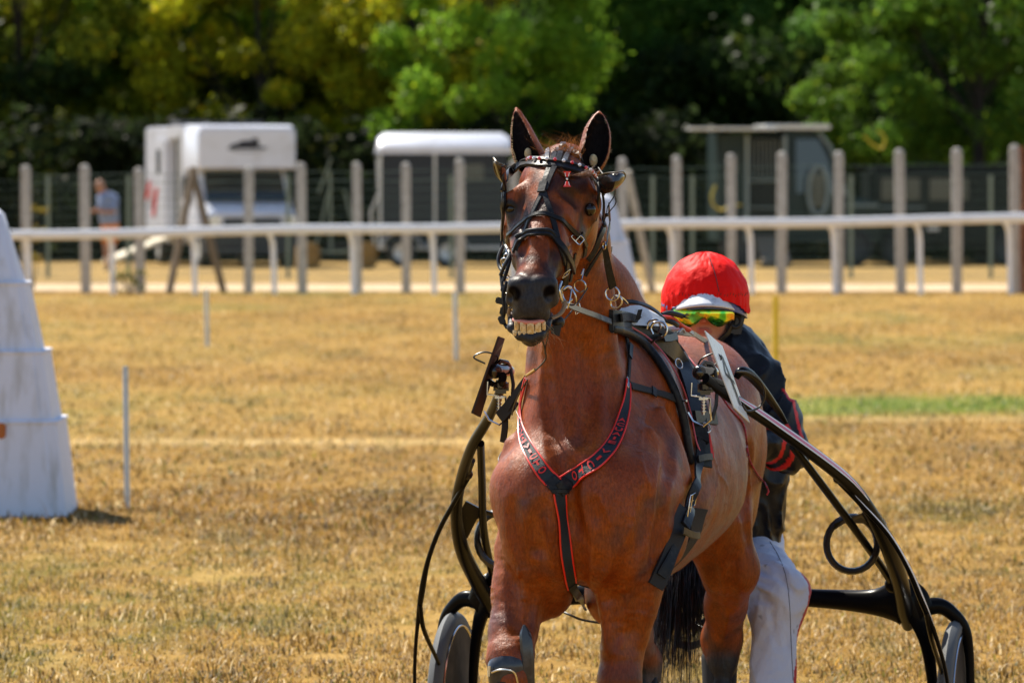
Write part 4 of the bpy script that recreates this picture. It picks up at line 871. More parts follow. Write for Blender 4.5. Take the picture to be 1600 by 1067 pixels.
gx = [P(x, y, d) for x, y, d in ((803, 499, 15.80), (810, 500, 15.775), (820, 502, 15.762), (830, 503, 15.758), (840, 502, 15.762), (848, 500, 15.775), (853, 497, 15.80))]
mb.tube([P(*map(float, q)) for q in crv([(803, 500, 15.805), (812, 502, 15.775), (829, 504, 15.762), (845, 502, 15.775), (853, 498, 15.805)], 6)], .0068, n=10)
gum = mb.build('gum', M['gum'], horse)
for x0, y0, x1, y1, d in ((803.5, 502, 812.5, 517, 15.778), (812, 503.5, 823.2, 521, 15.766), (823, 504, 834.8, 522, 15.760), (834.6, 503.5, 845.4, 520, 15.766), (845, 502, 853, 516, 15.780)):
    mb = MB(); tooth(mb, x0, y0, x1, y1, d, .08); mb.build('tooth', M['tooth'], horse)
for k in range(6):
    x0 = 801 + k * 7.6; yy = 520 + 3.2 * math.sin((k + .5) / 6 * math.pi); mb = MB(); tooth(mb, x0, yy + 4, x0 + 7.2, yy - 5, 15.769 - .006 * math.sin((k + .5) / 6 * math.pi), .1, .008); mb.build('tooth', M['tooth'], horse)
for e, sgn in EYES:
    mb = MB(); mb.sphere(e + V(sgn * -.001, .007, -.001), .0195, 24); mb.build('eye', M['eye'], horse)

# hair: thin tapering ribbons grown along guide curves
def strands(guides, n, w0, spread, seed=1, wave=.01, w1=.15, lens=(.6, 1)):
    r_ = random.Random(seed); vs = []; fs = []
    for i in range(n):
        g = r_.choice(guides); L_ = r_.uniform(*lens); m = len(g); o0 = V(*(r_.gauss(0, 1) for _ in range(3))); o1 = V(*(r_.gauss(0, 1) for _ in range(3)))
        ph = r_.uniform(0, 6); fr = r_.uniform(3, 8); u = V(r_.gauss(0, 1), r_.gauss(0, 1), r_.gauss(0, .3)).normalized(); k = max(4, int(m * L_)); b = len(vs)
        for j in range(k):
            t = j / (k - 1); p = g[min(int(j * L_ * (m - 1) / (k - 1)), m - 1)]
            p = p + o0 * spread[0] * (1 - t) + o1 * spread[1] * t + u * math.sin(ph + fr * t) * wave * t
            w_ = w0 * (1 - (1 - w1) * t); a = u.cross(V(0, 0, 1)); a = a.normalized() * w_ / 2 if a.length > .1 else V(w_ / 2, 0, 0)
            vs += [p - a, p + a]
        for j in range(k - 1): q_ = b + 2 * j; fs.append((q_, q_ + 1, q_ + 3, q_ + 2))
    return vs, fs
M['tail'] = mat('black_hair', (.010, .008, .008), .35, noise=(40, (.05, .014, .005), 3, .5, .7))
M['hair'] = mat('brown_hair', (.20, .075, .02), .4, trans=.5)
M['whisker'] = mat('whisker', (.5, .38, .22), .4, trans=.4)
g = []
r_ = random.Random(3)
for i in range(46):
    t = i / 45; xb = 1008 + t * 100 + r_.gauss(0, 3); Lb = 1010 + 75 * math.sin(t * 2.6 + .4) + r_.uniform(-35, 55)
    g.append(ppath([(1075 + 18 * (t - .5), 640, 18.16), (1068 + 30 * (t - .5), 760, 18.26), (1064 + 84 * (t - .5), 860, 18.2), ((1066 + xb) / 2 + 20 * (t - .5), 930, 18.1), (xb, Lb, 18.02)], 8))
vs, fs = strands(g, 5200, .0042, (.012, .018), 4, .016, .15, (.42, 1))
tail = pydata('tail', vs, fs, M['tail'], horse)
# forelock tufts between the ears and the lock tied at the bow
def fuzz(g, n, w0, sp, seed, wave, name='forelock', m='hair', parent=None, lens=(.5, 1)):
    vs, fs = strands(g, n, w0, sp, seed, wave, .1, lens); return pydata(name, vs, fs, M[m], parent or horse)
g = [ppath([(868 + r_.uniform(-16, 40), 242 + r_.uniform(-4, 8), 16.13), (862 + r_.uniform(-26, 50), 228 + r_.uniform(-8, 6), 16.08), (855 + r_.uniform(-34, 64), 216 + r_.uniform(-12, 16), 16.05)], 5) for _ in range(30)]
fuzz(g, 260, .0014, (.006, .012), 5, .006)
g = [ppath([(872, 268, 15.985), (888, 276, 15.965), (905, 276 + k, 15.965), (922, 270 + 2 * k, 15.975), (932, 264 + 3 * k, 15.99)], 5) for k in (0, 1, 2)]
fuzz(g, 420, .0016, (.004, .007), 6, .004)
# mane lying on the far side of the neck, a few hairs seen over the crest
g = [ppath([(905 + 10 * k, 330 + 22 * k, 16.6 + .05 * k), (895 + 10 * k, 350 + 22 * k, 16.55 + .05 * k), (885 + 10 * k, 380 + 22 * k, 16.6 + .05 * k)], 5) for k in range(7)]
fuzz(g, 500, .002, (.02, .03), 7, .01, 'mane', 'tail')
vs = []; fs = []
def hair1(p, q, w_, bend=(0, 0, 0)):
    a = len(vs); p, q = Vector(p), Vector(q); mid = (p + q) / 2 + Vector(bend); sd_ = (q - p).cross(V(0, 1, 0)).normalized() * w_ / 2
    vs.extend([p - sd_, p + sd_, mid + sd_ * .7, mid - sd_ * .7, q + sd_ * .2, q - sd_ * .2]); fs.extend([(a, a + 1, a + 2, a + 3), (a + 3, a + 2, a + 4, a + 5)])
for i in range(46):                          # whiskers on the lips and chin
    x = r_.uniform(800, 858); p = P(x, r_.uniform(500, 530), 15.77 + r_.uniform(0, .06)); s_ = (x - 829) / 30
    hair1(p, p + V(s_ * .03 + r_.gauss(0, .02), -.02, -r_.uniform(.02, .07)), .0007, (r_.gauss(0, .008), 0, r_.gauss(0, .006)))
for pts, rr, sgn in EARS:                    # hair fringe on the ear edges
    for i in range(190):
        t = r_.uniform(0, 2.6); k = min(int(t), 2); f_ = t - k; c_ = pts[k].lerp(pts[k + 1], f_); rad = rr[k] + (rr[k + 1] - rr[k]) * f_; sd2 = 1 if r_.random() < .5 else -1
        p = c_ + V(sd2 * rad * .95, -.012, 0); l_ = r_.uniform(.004, .013) * (1.2 if k < 1 else .6)
        hair1(p, p + V(sd2 * l_, -.006, l_ * r_.uniform(-.3, .5)), .0008)
pydata('whiskers', vs, fs, M['whisker'], horse)

# short coat hair lying along the body: tiny tapering hairs rooted in the skin
nr_ = np.empty(len(hv) * 3, np.float32); horse.data.vertices.foreach_get('normal', nr_); nr_ = nr_.reshape(-1, 3).astype(float)
rf = np.random.default_rng(9); see = (hv[:, 2] > .25) & ((nr_[:, 1] < .35)) & (spec > .72) & (muz < .3)
cand = np.nonzero(see)[0]; big = np.where(hv[cand, 0] > .30, 2.2, 1.) * np.where(hv[cand, 1] > 16.9, 2.0, 1.) * np.where(hv[cand, 2] < 1.3, 1.6, 1.); pk = cand[rf.random(len(cand)) < np.minimum(1, .42 * big)]
pos = hv[pk] + (rf.random((len(pk), 3)) - .5) * .004; N0 = nr_[pk]; hd_ = ss(16.25, 16.0, pos[:, 1]) * (pos[:, 2] > 1.42)
bk = np.array([ST * .55, CT * .55, -1.0]); fl0 = bk * (1 - hd_)[:, None] + np.array([-.1, -.55, -1.0]) * hd_[:, None]
sw = np.stack([vnoise(pos, 11, 40), vnoise(pos, 11, 41), vnoise(pos, 11, 42)], 1) * .45 + rf.normal(size=pos.shape) * .22; fl0 = fl0 + sw
fl0 -= N0 * (fl0 * N0).sum(1)[:, None]; fl0 /= np.linalg.norm(fl0, axis=1)[:, None] + 1e-9
Lh = .0065 * (.6 + .8 * rf.random(len(pk))) * (1 - .35 * hd_); sd3 = np.cross(N0, fl0) * (.00042 * (.7 + .6 * rf.random(len(pk))))[:, None]
tp = pos + fl0 * Lh[:, None] + N0 * (Lh * (.16 + .16 * rf.random(len(pk))))[:, None]; b0 = pos - N0 * .0006
hvv = np.stack([b0 - sd3, b0 + sd3, tp], 1).reshape(-1, 3); hff = np.arange(len(pk))[:, None] * 3 + np.arange(3)
coat = pydata('short_coat', hvv, hff, mat('coat_hair', (.2, .05, .01), .40, attr='Col', trans=.30, spec=.22), horse); set_col(coat.data, np.repeat(c[pk] * (.75 + .75 * rf.random(len(pk)))[:, None], 3, 0)); print('hairs', len(pk))
# ---------------------------------------------------------------- the sulky
def Q(px_, py_, y):                          # photo pixel on the plane `y` behind the breast -> horse-frame (x, y, z)
    k = (px_ - 800) / F; x = (k * (16.35 + y * CT) - .185 - y * ST) / (CT + k * ST); d = 16.35 - x * ST + y * CT
    return (x, y, H - (py_ - HY) * d / F)
def Ls(q, s=1): return L(q[0] * s, q[1], q[2])
CARB = mat('black_lacquer', (.005, .005, .006), .30, coat=.03, spec=.06, noise=(300, (.05, .045, .04), 2, .70, .74)); CARB2 = mat('black_matt', (.018, .018, .020), .42, noise=(260, (.30, .27, .22), 2, .72, .75))
RUB = mat('tyre_grey', (.09, .095, .10), .7, bump=(300, .2, 2)); DISC = mat('wheel_disc', (.040, .035, .032), .7, spec=.05, noise=(6, (.10, .085, .07), 4, .4, .7)); STEEL = mat('steel', (.62, .62, .64), .22, metal=1); PINK = mat('pink_trim', (.62, .09, .20), .3, coat=.5); WTRIM_GLINT = mat('white_trim_glint', (.75, .76, .80), .3, coat=.5)
sulky = empty('sulky', L(0, 2.0, -.18), 'black two-wheeled racing sulky behind the horse, with pink and white stripe on the shaft', 'sulky')
def sec(mb, pts, rad, n=12, flat=None, up=None, k=6):
    c = crv(pts, k); q = crv([(r_,) if not isinstance(r_, tuple) else r_ for r_ in rad], k)
    mb.tube([Vector(p) for p in c], [float(v[0]) if len(v) == 1 else (float(v[0]), float(v[1])) for v in q], n, flat=flat, up=up)
def Z(x, y, py_): return (x, y, H - (py_ - HY) * (16.35 + CT * y) / F)
sh = [Z(.300, .40, 590), Z(.345, .55, 618), Z(.42, .757, 655), Z(.512, .947, 700), Z(.60, 1.195, 752), Z(.652, 1.36, 805), Z(.676, 1.55, 860), Z(.677, 1.76, 908), Z(.668, 1.92, 945), Z(.665, 2.02, 968)]
shr = [.016, .018, .019, .021, .023, .026, .032, .034, .034, .028]
for s in (1, -1):
    mb = MB(); sec(mb, [Ls(q, s) for q in sh], shr, 14, flat=.72, up=(0, 0, 1)); mb.build('shaft', CARB, sulky)
    # arch joining crossbar, and outer fork over the wheel
    a0 = (.0, 2.02, .50); mb = MB()
    sec(mb, [Ls(q, s) for q in [(0, 2.04, .515), (.25, 2.04, .515), (.42, 2.03, .510), (.56, 2.00, .505), (.66, 1.96, .51), (.72, 1.97, .47)]], [(.028, .026), (.028, .026), (.031, .028), (.042, .030), (.075, .030), (.045, .02)], 14, up=(0, 0, 1)); mb.build('crossbar', CARB, sulky)
    mb = MB(); sec(mb, [Ls(q, s) for q in [Z(.68, 1.97, 950), Q(1465, 946, 2.0), Q(1490, 960, 2.02), Q(1508, 985, 2.04), Q(1515, 1030, 2.05), Q(1517, 1110, 2.05)]], [(.030, .02), (.026, .02), (.022, .018), (.019, .016), (.015, .012), (.014, .01)], 12); mb.build('wheel_fork', CARB, sulky)
    # thin guard bar bowing out in front of the wheel, with a forked lower end
    gp = [Z(.565, 1.16, 745), Z(.625, 1.24, 782), Z(.698, 1.334, 830), Z(.749, 1.396, 880), Z(.783, 1.457, 930), Z(.813, 1.53, 980), Z(.838, 1.60, 1040), Z(.85, 1.65, 1110)]
    mb = MB(); sec(mb, [Ls(q, s) for q in [Z(.668, 1.93, 930), Z(.705, 1.97, 965), Z(.728, 2.0, 1005), Z(.742, 2.02, 1067), Z(.745, 2.03, 1125)]], [(.034, .02), (.032, .018), (.024, .016), (.018, .014), (.016, .012)], 12); mb.build('fork_leg', CARB, sulky)
    mb = MB(); sec(mb, [Ls(q, s) for q in gp], [.008, .0085, .009, .0095, .012, .008, .007, .007], 10, flat=.8); mb.build('guard_bar', CARB, sulky)
    mb = MB(); sec(mb, [Ls(q, s) for q in [Z(.795, 1.48, 950), Z(.800, 1.56, 990), Z(.802, 1.75, 1035), Z(.802, 1.92, 1078), Z(.802, 2.0, 1100)]], [.010, .009, .0075, .007, .007], 10, flat=.8); mb.build('guard_branch', CARB, sulky)
    mb = MB(); mb.sphere(Ls(Z(.572, 1.16, 744), s), .017, 12); mb.tube([Ls(Z(.535, 1.06, 722), s), Ls(Z(.572, 1.16, 744), s)], .009, 8); mb.build('ball_joint', CARB2, sulky)
    mb = MB(); sec(mb, [Ls(q, s) for q in [Z(.475, .90, 695), Z(.525, 1.15, 755), Z(.58, 1.42, 820), Z(.615, 1.65, 868), Z(.638, 1.84, 905)]], [.012, .0125, .0125, .0125, .013], 10); mb.sphere(Ls(Z(.640, 1.85, 908), s), .027, 14); mb.build('stay', CARB, sulky)
    # stirrup ring and its web
    c_ = Z(.555, 1.55, 846); mb = MB(); rg = [L((c_[0] + .076 * math.cos(a)) * s, c_[1] + .02 * math.cos(a), c_[2] + .084 * math.sin(a)) for a in np.linspace(0, 2 * math.pi, 26, endpoint=False)]
    mb.tube(rg, [(.011, .018)] * 26, 8, closed=True); mb.build('stirrup', CARB2, sulky)
    q = [Q(1296, 821, 1.53), Q(1294, 834, 1.53), Q(1318, 818, 1.53), Q(1345, 812, 1.52), Q(1368, 822, 1.50), Q(1376, 850, 1.50), Q(1384, 818, 1.46), Q(1362, 790, 1.42), Q(1345, 802, 1.46), Q(1320, 811, 1.50)]
    mb = MB(); mb.poly([Ls(v, s) for v in q], L(0, .02, 0) - L(0, 0, 0)); o = mb.build('stirrup_bracket', CARB2, sulky)
    # wheel: plane square to the axle
    wc = (s * .812, 2.04, .138); ax = Vector(LAT); mb = MB(); c = L(*wc)
    mb.lathe(c - ax * .022, ax, [(.272, 0), (.292, -.002), (.306, .006), (.315, .022), (.306, .038), (.292, .046), (.272, .044), (.272, 0)], 64); wh = mb.build('wheel', RUB, sulky)
    mb = MB(); mb.lathe(c - ax * .022, ax, [(.001, -.022), (.04, -.020), (.05, -.012), (.24, .0), (.262, -.002), (.276, .0), (.276, .044), (.262, .046), (.24, .044), (.05, .056), (.001, .066)], 64); mb.build('wheel_disc', DISC, wh)
    mb = MB(); ring(mb, c - ax * .024, ax, .268, .004, 64, nr=6); ring(mb, c + ax * .024, ax, .268, .004, 64, nr=6); mb.build('rim', STEEL, wh)
    mb = MB(); mb.tube([c - ax * .07, c + ax * .07], .012, 10); mb.build('axle', STEEL, wh)
# right shaft stripes follow the top of the bar: painted trim doubling as its highlight
def on_bar(pts, rads, s, lean, i0, i1, w_, name, m, lift=.0008, k=6, flat=.72):
    """painted stripe on the face of a bar; lean 0 = side towards the front, 1 = top"""
    c = [Vector(p) for p in crv([Ls(q, s) for q in pts], k)]; rr = [float(v[0]) for v in crv([(r_,) for r_ in rads], k)]; P_ = []; N_ = []; u = V(0, 0, 1)
    for i in range(len(c) - 1):
        t = (c[min(i + 1, len(c) - 1)] - c[max(i - 1, 0)]).normalized(); u = (u - t * u.dot(t)).normalized(); wv = t.cross(u)
        if not i0 <= i < i1: continue
        n_ = V(.35, -1, 0) * (1 - lean) + V(0, 0, 1) * lean; n_ = (n_ - t * n_.dot(t)).normalized(); r_ = 1 / math.sqrt((n_.dot(u) / rr[i]) ** 2 + (n_.dot(wv) / (rr[i] * flat)) ** 2)
        P_.append(c[i] + n_ * (r_ + lift)); N_.append(n_)
    mb = MB(); m_ = len(P_); mb.ribbon(P_, N_, [w_ * min(1, .15 + 4 * min(j, m_ - 1 - j) / m_) for j in range(m_)], .0006); return mb.build(name, m, sulky)
on_bar(sh, shr, 1, .36, 5, 28, .020, 'white_stripe_glint', WTRIM_GLINT); on_bar(sh, shr, 1, .36, 6, 27, .009, 'pink_stripe', PINK, .0018)
on_bar(gp, [.008, .0085, .009, .0095, .012, .008, .007, .007], 1, .45, 4, 30, .006, 'white_stripe_glint', WTRIM_GLINT, flat=.8); on_bar(sh, shr, -1, .3, 3, 16, .003, 'pink_stripe', PINK)  # white line on the guard bar is a painted highlight
mb = MB(); q_ = [Vector(p) for p in crv([Ls(q, 1) for q in sh], 6)]; rs_ = [float(v[0]) for v in crv([(r_,) for r_ in shr], 6)]
for a_i in range(30, 38):
    if a_i == 32: continue
    t = (q_[a_i + 1] - q_[a_i]).normalized(); n_ = V(.35, -1, 0) * .4 + V(0, 0, 1) * .6; n_ = (n_ - t * n_.dot(t)).normalized(); b_ = t.cross(n_)
    for e_ in (.1, .55):
        o_ = q_[a_i].lerp(q_[a_i + 1], e_) + n_ * (rs_[a_i] * .93); w2 = b_ * .007; mb.add([o_ - w2, o_ + w2, o_ + w2 + t * .006, o_ - w2 + t * .006], [(0, 1, 2, 3)])
mb.build('shaft_lettering', PINK, sulky)
mb = MB(); mb.box(L(0, 2.28, .60), (.34, .30, .06), Matrix.Rotation(-TH, 3, 'Z'), .02); mb.build('seat', CARB2, sulky)
mb = MB()
for s in (-1, 1): mb.tube([L(s * .12, 2.05, .51), L(s * .12, 2.20, .54), L(s * .12, 2.38, .57)], .016, 8)
mb.build('seat_support', CARB, sulky)
# shaft couplings beside the saddle
BLK = mat('coupling_black', (.013, .013, .015), .18, coat=.6); WIR = mat('cable_black', (.012, .012, .013), .4)
for s, (kx, ky) in ((1, (1097, 582)), (-1, (778, 580))):
    kd = 16.72 if s > 0 else 16.86; K = lambda x, y, dd=0: P(kx + x, ky + y, kd + dd)
    cp = MB(); cp.sphere(K(-4, 0, -.02), .022, 18); cp.tube([K(-4, 0, -.005), K(8, -1, .04), K(17, 0, .12)], [.021, .020, .018], 14); cpo = cp.build('coupling', BLK, sulky)
    mb = MB(); mb.box(K(5, 24, .02), (.046, .05, .040), bev=.008); mb.lathe(K(5, 16, .0), (0, 0, -1), [(.016, 0), (.022, .004), (.022, .018), (.016, .022)], 14); mb.tube([K(-2, -8, .02), K(4, -16, .03), K(14, -14, .05), K(20, -4, .08)], .007, 8); mb.build('clamp_body', BLK, cpo)
    mb = MB(); mb.tube([K(-16, 16, 0), K(-17, 36, 0), K(12, 40, .0), K(12, 64, .0)], .0032, 6); mb.tube([K(12, 40, 0), K(14, 74, .0), K(2, 84, 0), K(-14, 76, .01), K(-22, 62, .01)], .0032, 6); mb.tube([K(2, 38, -.01), K(2, 66, -.01)], .005, 8)
    for j in range(5): mb.lathe(K(2, 42 + j * 5, -.01), (0, 0, 1), [(.005, 0), (.0085, .001), (.0085, .004), (.005, .005)], 10)
    mb.box(K(2, 41, -.01), (.026, .016, .006), bev=.001); mb.build('clamp_screw', STEEL, cpo)
    mb = MB(); mb.tube([K(20, -4, .05), K(24, 20, .04), K(22, 50, .03), K(16, 74, .02)], .0055, 6); mb.tube(ppath([(kx + s * 20, ky - 12, kd), (kx + s * 34 - 4, ky - 22, kd), (kx + s * 20, ky - 30, kd), (kx, ky - 22, kd), (kx - 8, ky - 8, kd + .02)], 5), .0026, 6); mb.build('cable', WIR, cpo)
mb = MB(); mb.tube(ppath([(1150, 580, 16.7), (1168, 582, 16.75), (1188, 596, 16.8), (1195, 618, 16.85), (1186, 636, 16.85), (1168, 642, 16.8), (1160, 632, 16.78)], 6), .0035, 6); mb.build('cable', WIR, sulky)
mb = MB(); sec(mb, [P(1150, 590, 16.8), P(1158, 580, 16.8), P(1172, 586, 16.86), P(1190, 606, 16.95), P(1215, 640, 17.1), P(1228, 660, 17.15)], [.010, .014, .016, .014, .010, .006], 10); mb.build('shaft_grip', CARB, sulky)
# number plates on the couplings
PL = mat('plate_white', (.72, .76, .80), .35, noise=(30, (.5, .5, .48), 5, .52, .72)); PLE = mat('plate_edge', (.05, .05, .055), .7, spec=.08, noise=(20, (.05, .045, .045), 5, .4, .6)); INK = mat('plate_ink', (.01, .01, .012), .5)
A, B, C_, D_2 = P(1100, 517, 16.62), P(1127, 541, 16.86), P(1170, 661, 16.90), P(1146, 638, 16.66)
nrm = (B - A).cross(D_2 - A).normalized()
mb = MB(); mb.poly([A, B, C_, D_2], nrm * -.004); pr = mb.build('number_plate', PL, sulky); bv = pr.modifiers.new('b', 'BEVEL'); bv.width = .0012; bv.segments = 2
fr_ = nrm if nrm.y < 0 else -nrm
def onp(u, v_): return A + (B - A) * u + (D_2 - A) * v_ + fr_ * (.0008 if nrm.y < 0 else .0048)
mb = MB()
for quad in (((.54, .20), (.66, .22), (.68, .86), (.56, .84)), ((.30, .46), (.56, .22), (.56, .29), (.38, .48)), ((.30, .46), (.80, .50), (.80, .55), (.30, .52))): mb.add([onp(*q) for q in quad], [(0, 1, 2, 3)])
mb.build('plate_digit', INK, pr)
A, B, C_, D_2 = P(784, 524, 16.85), P(788, 531, 17.0), P(750, 648, 17.05), P(741, 640, 16.9)
mb = MB(); mb.poly([P(781, 526, 16.80), P(789, 529, 16.98), P(751, 652, 17.0), P(739, 646, 16.82)], V(-.006, 0, .002)); mb.build('number_plate', PLE, sulky)
mb = MB(); mb.tube([P(1131, 600, 16.76), P(1124, 597, 16.74), P(1112, 592, 16.72)], .009, 8); mb.tube([P(770, 600, 16.86), P(764, 596, 16.88)], .009, 8); mb.build('plate_bracket', BLK, sulky)

# ---------------------------------------------------------------- the driver
dr = Sdf(); hd = 18.22
dr.ell(P(1101, 478, hd), (.078, .095, .105), .03)                       # skull
dr.cap(P(1099, 505, hd - .03), P(1099, 527, hd - .045), .055, .036, .03)    # jaw
dr.cap(P(1101, 484, hd - .085), P(1100, 500, hd - .105), .010, .013, .010)  # nose
for s in (-1, 1): dr.ell(P(1100 + s * 5, 503, hd - .095), (.008, .008, .006), .006); dr.cap(P(1100 + s * 17, 499, hd - .055), P(1100 + s * 22, 512, hd - .03), .020, .018, .02); dr.ell(P(1101 + s * 39, 484, hd + .01), (.010, .022, .032), .008)
dr.cap(P(1092, 514, hd - .088), P(1107, 514, hd - .088), .0055, .0055, .006); dr.cap(P(1093, 519, hd - .084), P(1106, 519, hd - .084), .0065, .0065, .006)
dr.cap(P(1093, 516.4, hd - .098), P(1107, 516.4, hd - .098), .002, .002, .003, op=-1); dr.cap(P(1100, 530, hd - .05), P(1100, 531, hd - .06), .02, .02, .02)
for s in (-1, 1): dr.cap(P(1095.5 + s * 0 if s < 0 else 1104.5, 505, hd - .112), P(1095.5 if s < 0 else 1104.5, 503, hd - .10), .002, .002, .003, op=-1)
dr.cap(P(1104, 525, hd + .02), P(1106, 550, hd + .05), .058, .065, .03)
dr.cap(P(1108, 600, hd + .08), P(1120, 700, 18.35), .15, .15, .08, flat=(LAT, 1.15)); dr.cap(P(1120, 700, 18.35), P(1122, 850, 18.45), .15, .16, .08, flat=(LAT, 1.15))
def arm(s_, sh_, el_, wr_):
    dr.cap(sh_, el_, .062, .045, .04); dr.cap(el_, wr_, .044, .030, .03)
arm(1, P(1178, 580, 18.25), P(1228, 705, 18.15), P(1165, 690, 17.95)); arm(-1, P(1035, 580, 18.35), P(1000, 705, 18.3), P(1060, 690, 18.05))
# gloved hands closed round the reins
for hx, s_ in ((1152, 1), (1072, -1)):
    hdp = 17.93 if s_ > 0 else 18.0; dr.ell(P(hx, 688, hdp), (.042, .030, .045), .02)
    for k in range(4):
        q0 = P(hx - s_ * 14, 676 + k * 7.5, hdp - .02); q1 = q0 + V(-s_ * .012, -.028, -.002); q2 = q0 + V(s_ * .016, -.038, -.004); dr.cap(q0, q1, .0105, .0100, .006); dr.cap(q1, q2, .010, .0088 - .0006 * abs(k - 1), .005)
    q0 = P(hx + s_ * 2, 672, hdp - .02); dr.cap(q0, q0 + V(-s_ * .022, -.025, .012), .012, .010, .008); dr.cap(q0 + V(-s_ * .022, -.025, .012), q0 + V(-s_ * .036, -.034, .002), .010, .009, .006)
KR, FR = (.315, 1.55, .54), (.36, 1.32, .10)
for s in (-1, 1):
    hip = L(s * .12, 2.2, .64); kn = L(.295, 1.70, .545) if s > 0 else L(-.17, 1.92, .50); an = L(.300, 1.54, .12) if s > 0 else L(-.165, 1.80, .11)
    dr.cap(hip, kn, .085, .055, .05); dr.cap(kn, an, .050, .030, .04); dr.cap(an + V(0, 0, -.03), an + V(-.02, -.17, -.05), .04, .032, .03)
bx = L(0, 1.9, 0)
v_, f_ = dr.mesh(axis((bx.x - .55, bx.x + .62, .0075)), axis((17.3, 18.9, .009)), axis((0, 1.25, .009), (1.25, 1.80, .0045)))
driver = pydata('person', v_, f_, mat('driver_skin', (.5, .23, .15), .5, attr='Col', bump=(90, .1, 3)), smooth=True)
cc = np.tile([.50, .215, .135], (len(v_), 1)); ppx = 800 + v_[:, 0] * F / v_[:, 1]; ppy = HY + (H - v_[:, 2]) * F / v_[:, 1]
lip = (np.abs(ppy - 516.5) < 5) & (np.abs(ppx - 1100) < 12) & (v_[:, 1] < hd - .075); cc[lip] = [.42, .12, .09]; cc[v_[:, 2] < 1.15] = [.02, .02, .022]; cc[(np.abs(ppy - 510) < 26) & (v_[:, 1] < hd - .09) & (ppy < 506)] *= [1.1, .85, .85]
set_col(driver.data, cc); tag(driver, 'sulky driver in red helmet, mirrored goggles, black jacket with red stripes and white trousers', 'person')
# jacket
def folds(amp, sc, sd_, th=.35):
    def f(p):
        w_ = vnoise(p, 5, sd_) * .12; a = vnoise(np.stack([p[:, 0] * 1.0 + w_, p[:, 1], p[:, 2] * 1.0 + w_ * 1.5], 1), sc, sd_ + 1); b = vnoise(p + w_[:, None], sc * 2.1, sd_ + 2)
        return (np.abs(a) ** .75 * 1.2 + np.abs(b) * .5 - .6) * amp
    return f
jk = Sdf(folds(.016, 11, 31))
jk.cap(P(1112, 585, 18.32), P(1120, 700, 18.38), .185, .17, .08, flat=(LAT, 1.12)); jk.cap(P(1120, 700, 18.38), P(1128, 822, 18.42), .17, .165, .08, flat=(LAT, 1.2)); jk.cap(P(1104, 545, hd + .07), P(1106, 560, hd + .07), .062, .085, .04)
jk.cap(P(1146, 592, 18.28), P(1182, 604, 18.22), .080, .082, .06); jk.cap(P(1182, 606, 18.22), P(1215, 664, 18.16), .084, .072, .05); jk.cap(P(1218, 660, 18.16), P(1229, 706, 18.12), .070, .062, .04); jk.cap(P(1229, 706, 18.12), P(1172, 692, 17.97), .060, .046, .04)
jk.cap(P(1068, 592, 18.34), P(1034, 604, 18.32), .080, .082, .06); jk.cap(P(1034, 606, 18.32), P(1000, 704, 18.3), .084, .062, .05); jk.cap(P(1000, 706, 18.3), P(1052, 692, 18.07), .060, .046, .04)
jk.cap(P(1198, 740, 18.34), P(1200, 800, 18.36), .045, .05, .06)
v_, f_ = jk.mesh(axis((bx.x - .50, bx.x + .60, .0065)), axis((17.8, 18.85, .009)), axis((.68, 1.42, .0060)))
jm = mat('black_nylon', (.020, .020, .026), .42, attr='Col', bump=(16, .25, 3), spec=.22)
jacket = pydata('jacket', v_, f_, jm, driver, True)
ppx = 800 + v_[:, 0] * F / v_[:, 1]; ppy = HY + (H - v_[:, 2]) * F / v_[:, 1]; cj = np.tile([.008, .008, .010], (len(v_), 1)); sideR = (v_[:, 0] > bx.x + .1) & (v_[:, 1] < 18.5)
RD = np.array([.62, .018, .015])
# red piping down the outside of the sleeve and two bands above the cuff (patterns of the cloth itself)
ue = np.array(P(1186, 590, 18.22)); le = np.array(P(1229, 706, 18.12)); wr = np.array(P(1172, 692, 17.97))
def along(p, a, b): ba = b - a; t_ = (p - a) @ ba / (ba @ ba); return t_, p - a - t_[:, None] * ba
t_, o_v = along(v_, ue, le); un = o_v / (np.linalg.norm(o_v, axis=1)[:, None] + 1e-9); outv = np.array(LAT) * .92 + np.array([0, -.25, .25]); outv /= np.linalg.norm(outv); dd_ = un @ outv
ang_ = np.arccos(np.clip(dd_, -1, 1)); sg = np.sign(np.cross(un, outv) @ (le - ue)); aa = ang_ * sg
m1 = (t_ > .30) & (t_ < 1.02) & (np.abs(aa - .10) < .10) & sideR; m2 = (t_ > .30) & (t_ < 1.02) & (np.abs(aa + .28) < .06) & sideR; cj[m1 | m2] = RD
t2, o2 = along(v_, le, wr); m3 = sideR & (np.linalg.norm(o2, axis=1) < .085) & (v_[:, 1] < 18.16) & (((t2 > .20) & (t2 < .30)) | ((t2 > .42) & (t2 < .50))); cj[m3] = RD
set_col(jacket.data, cj)
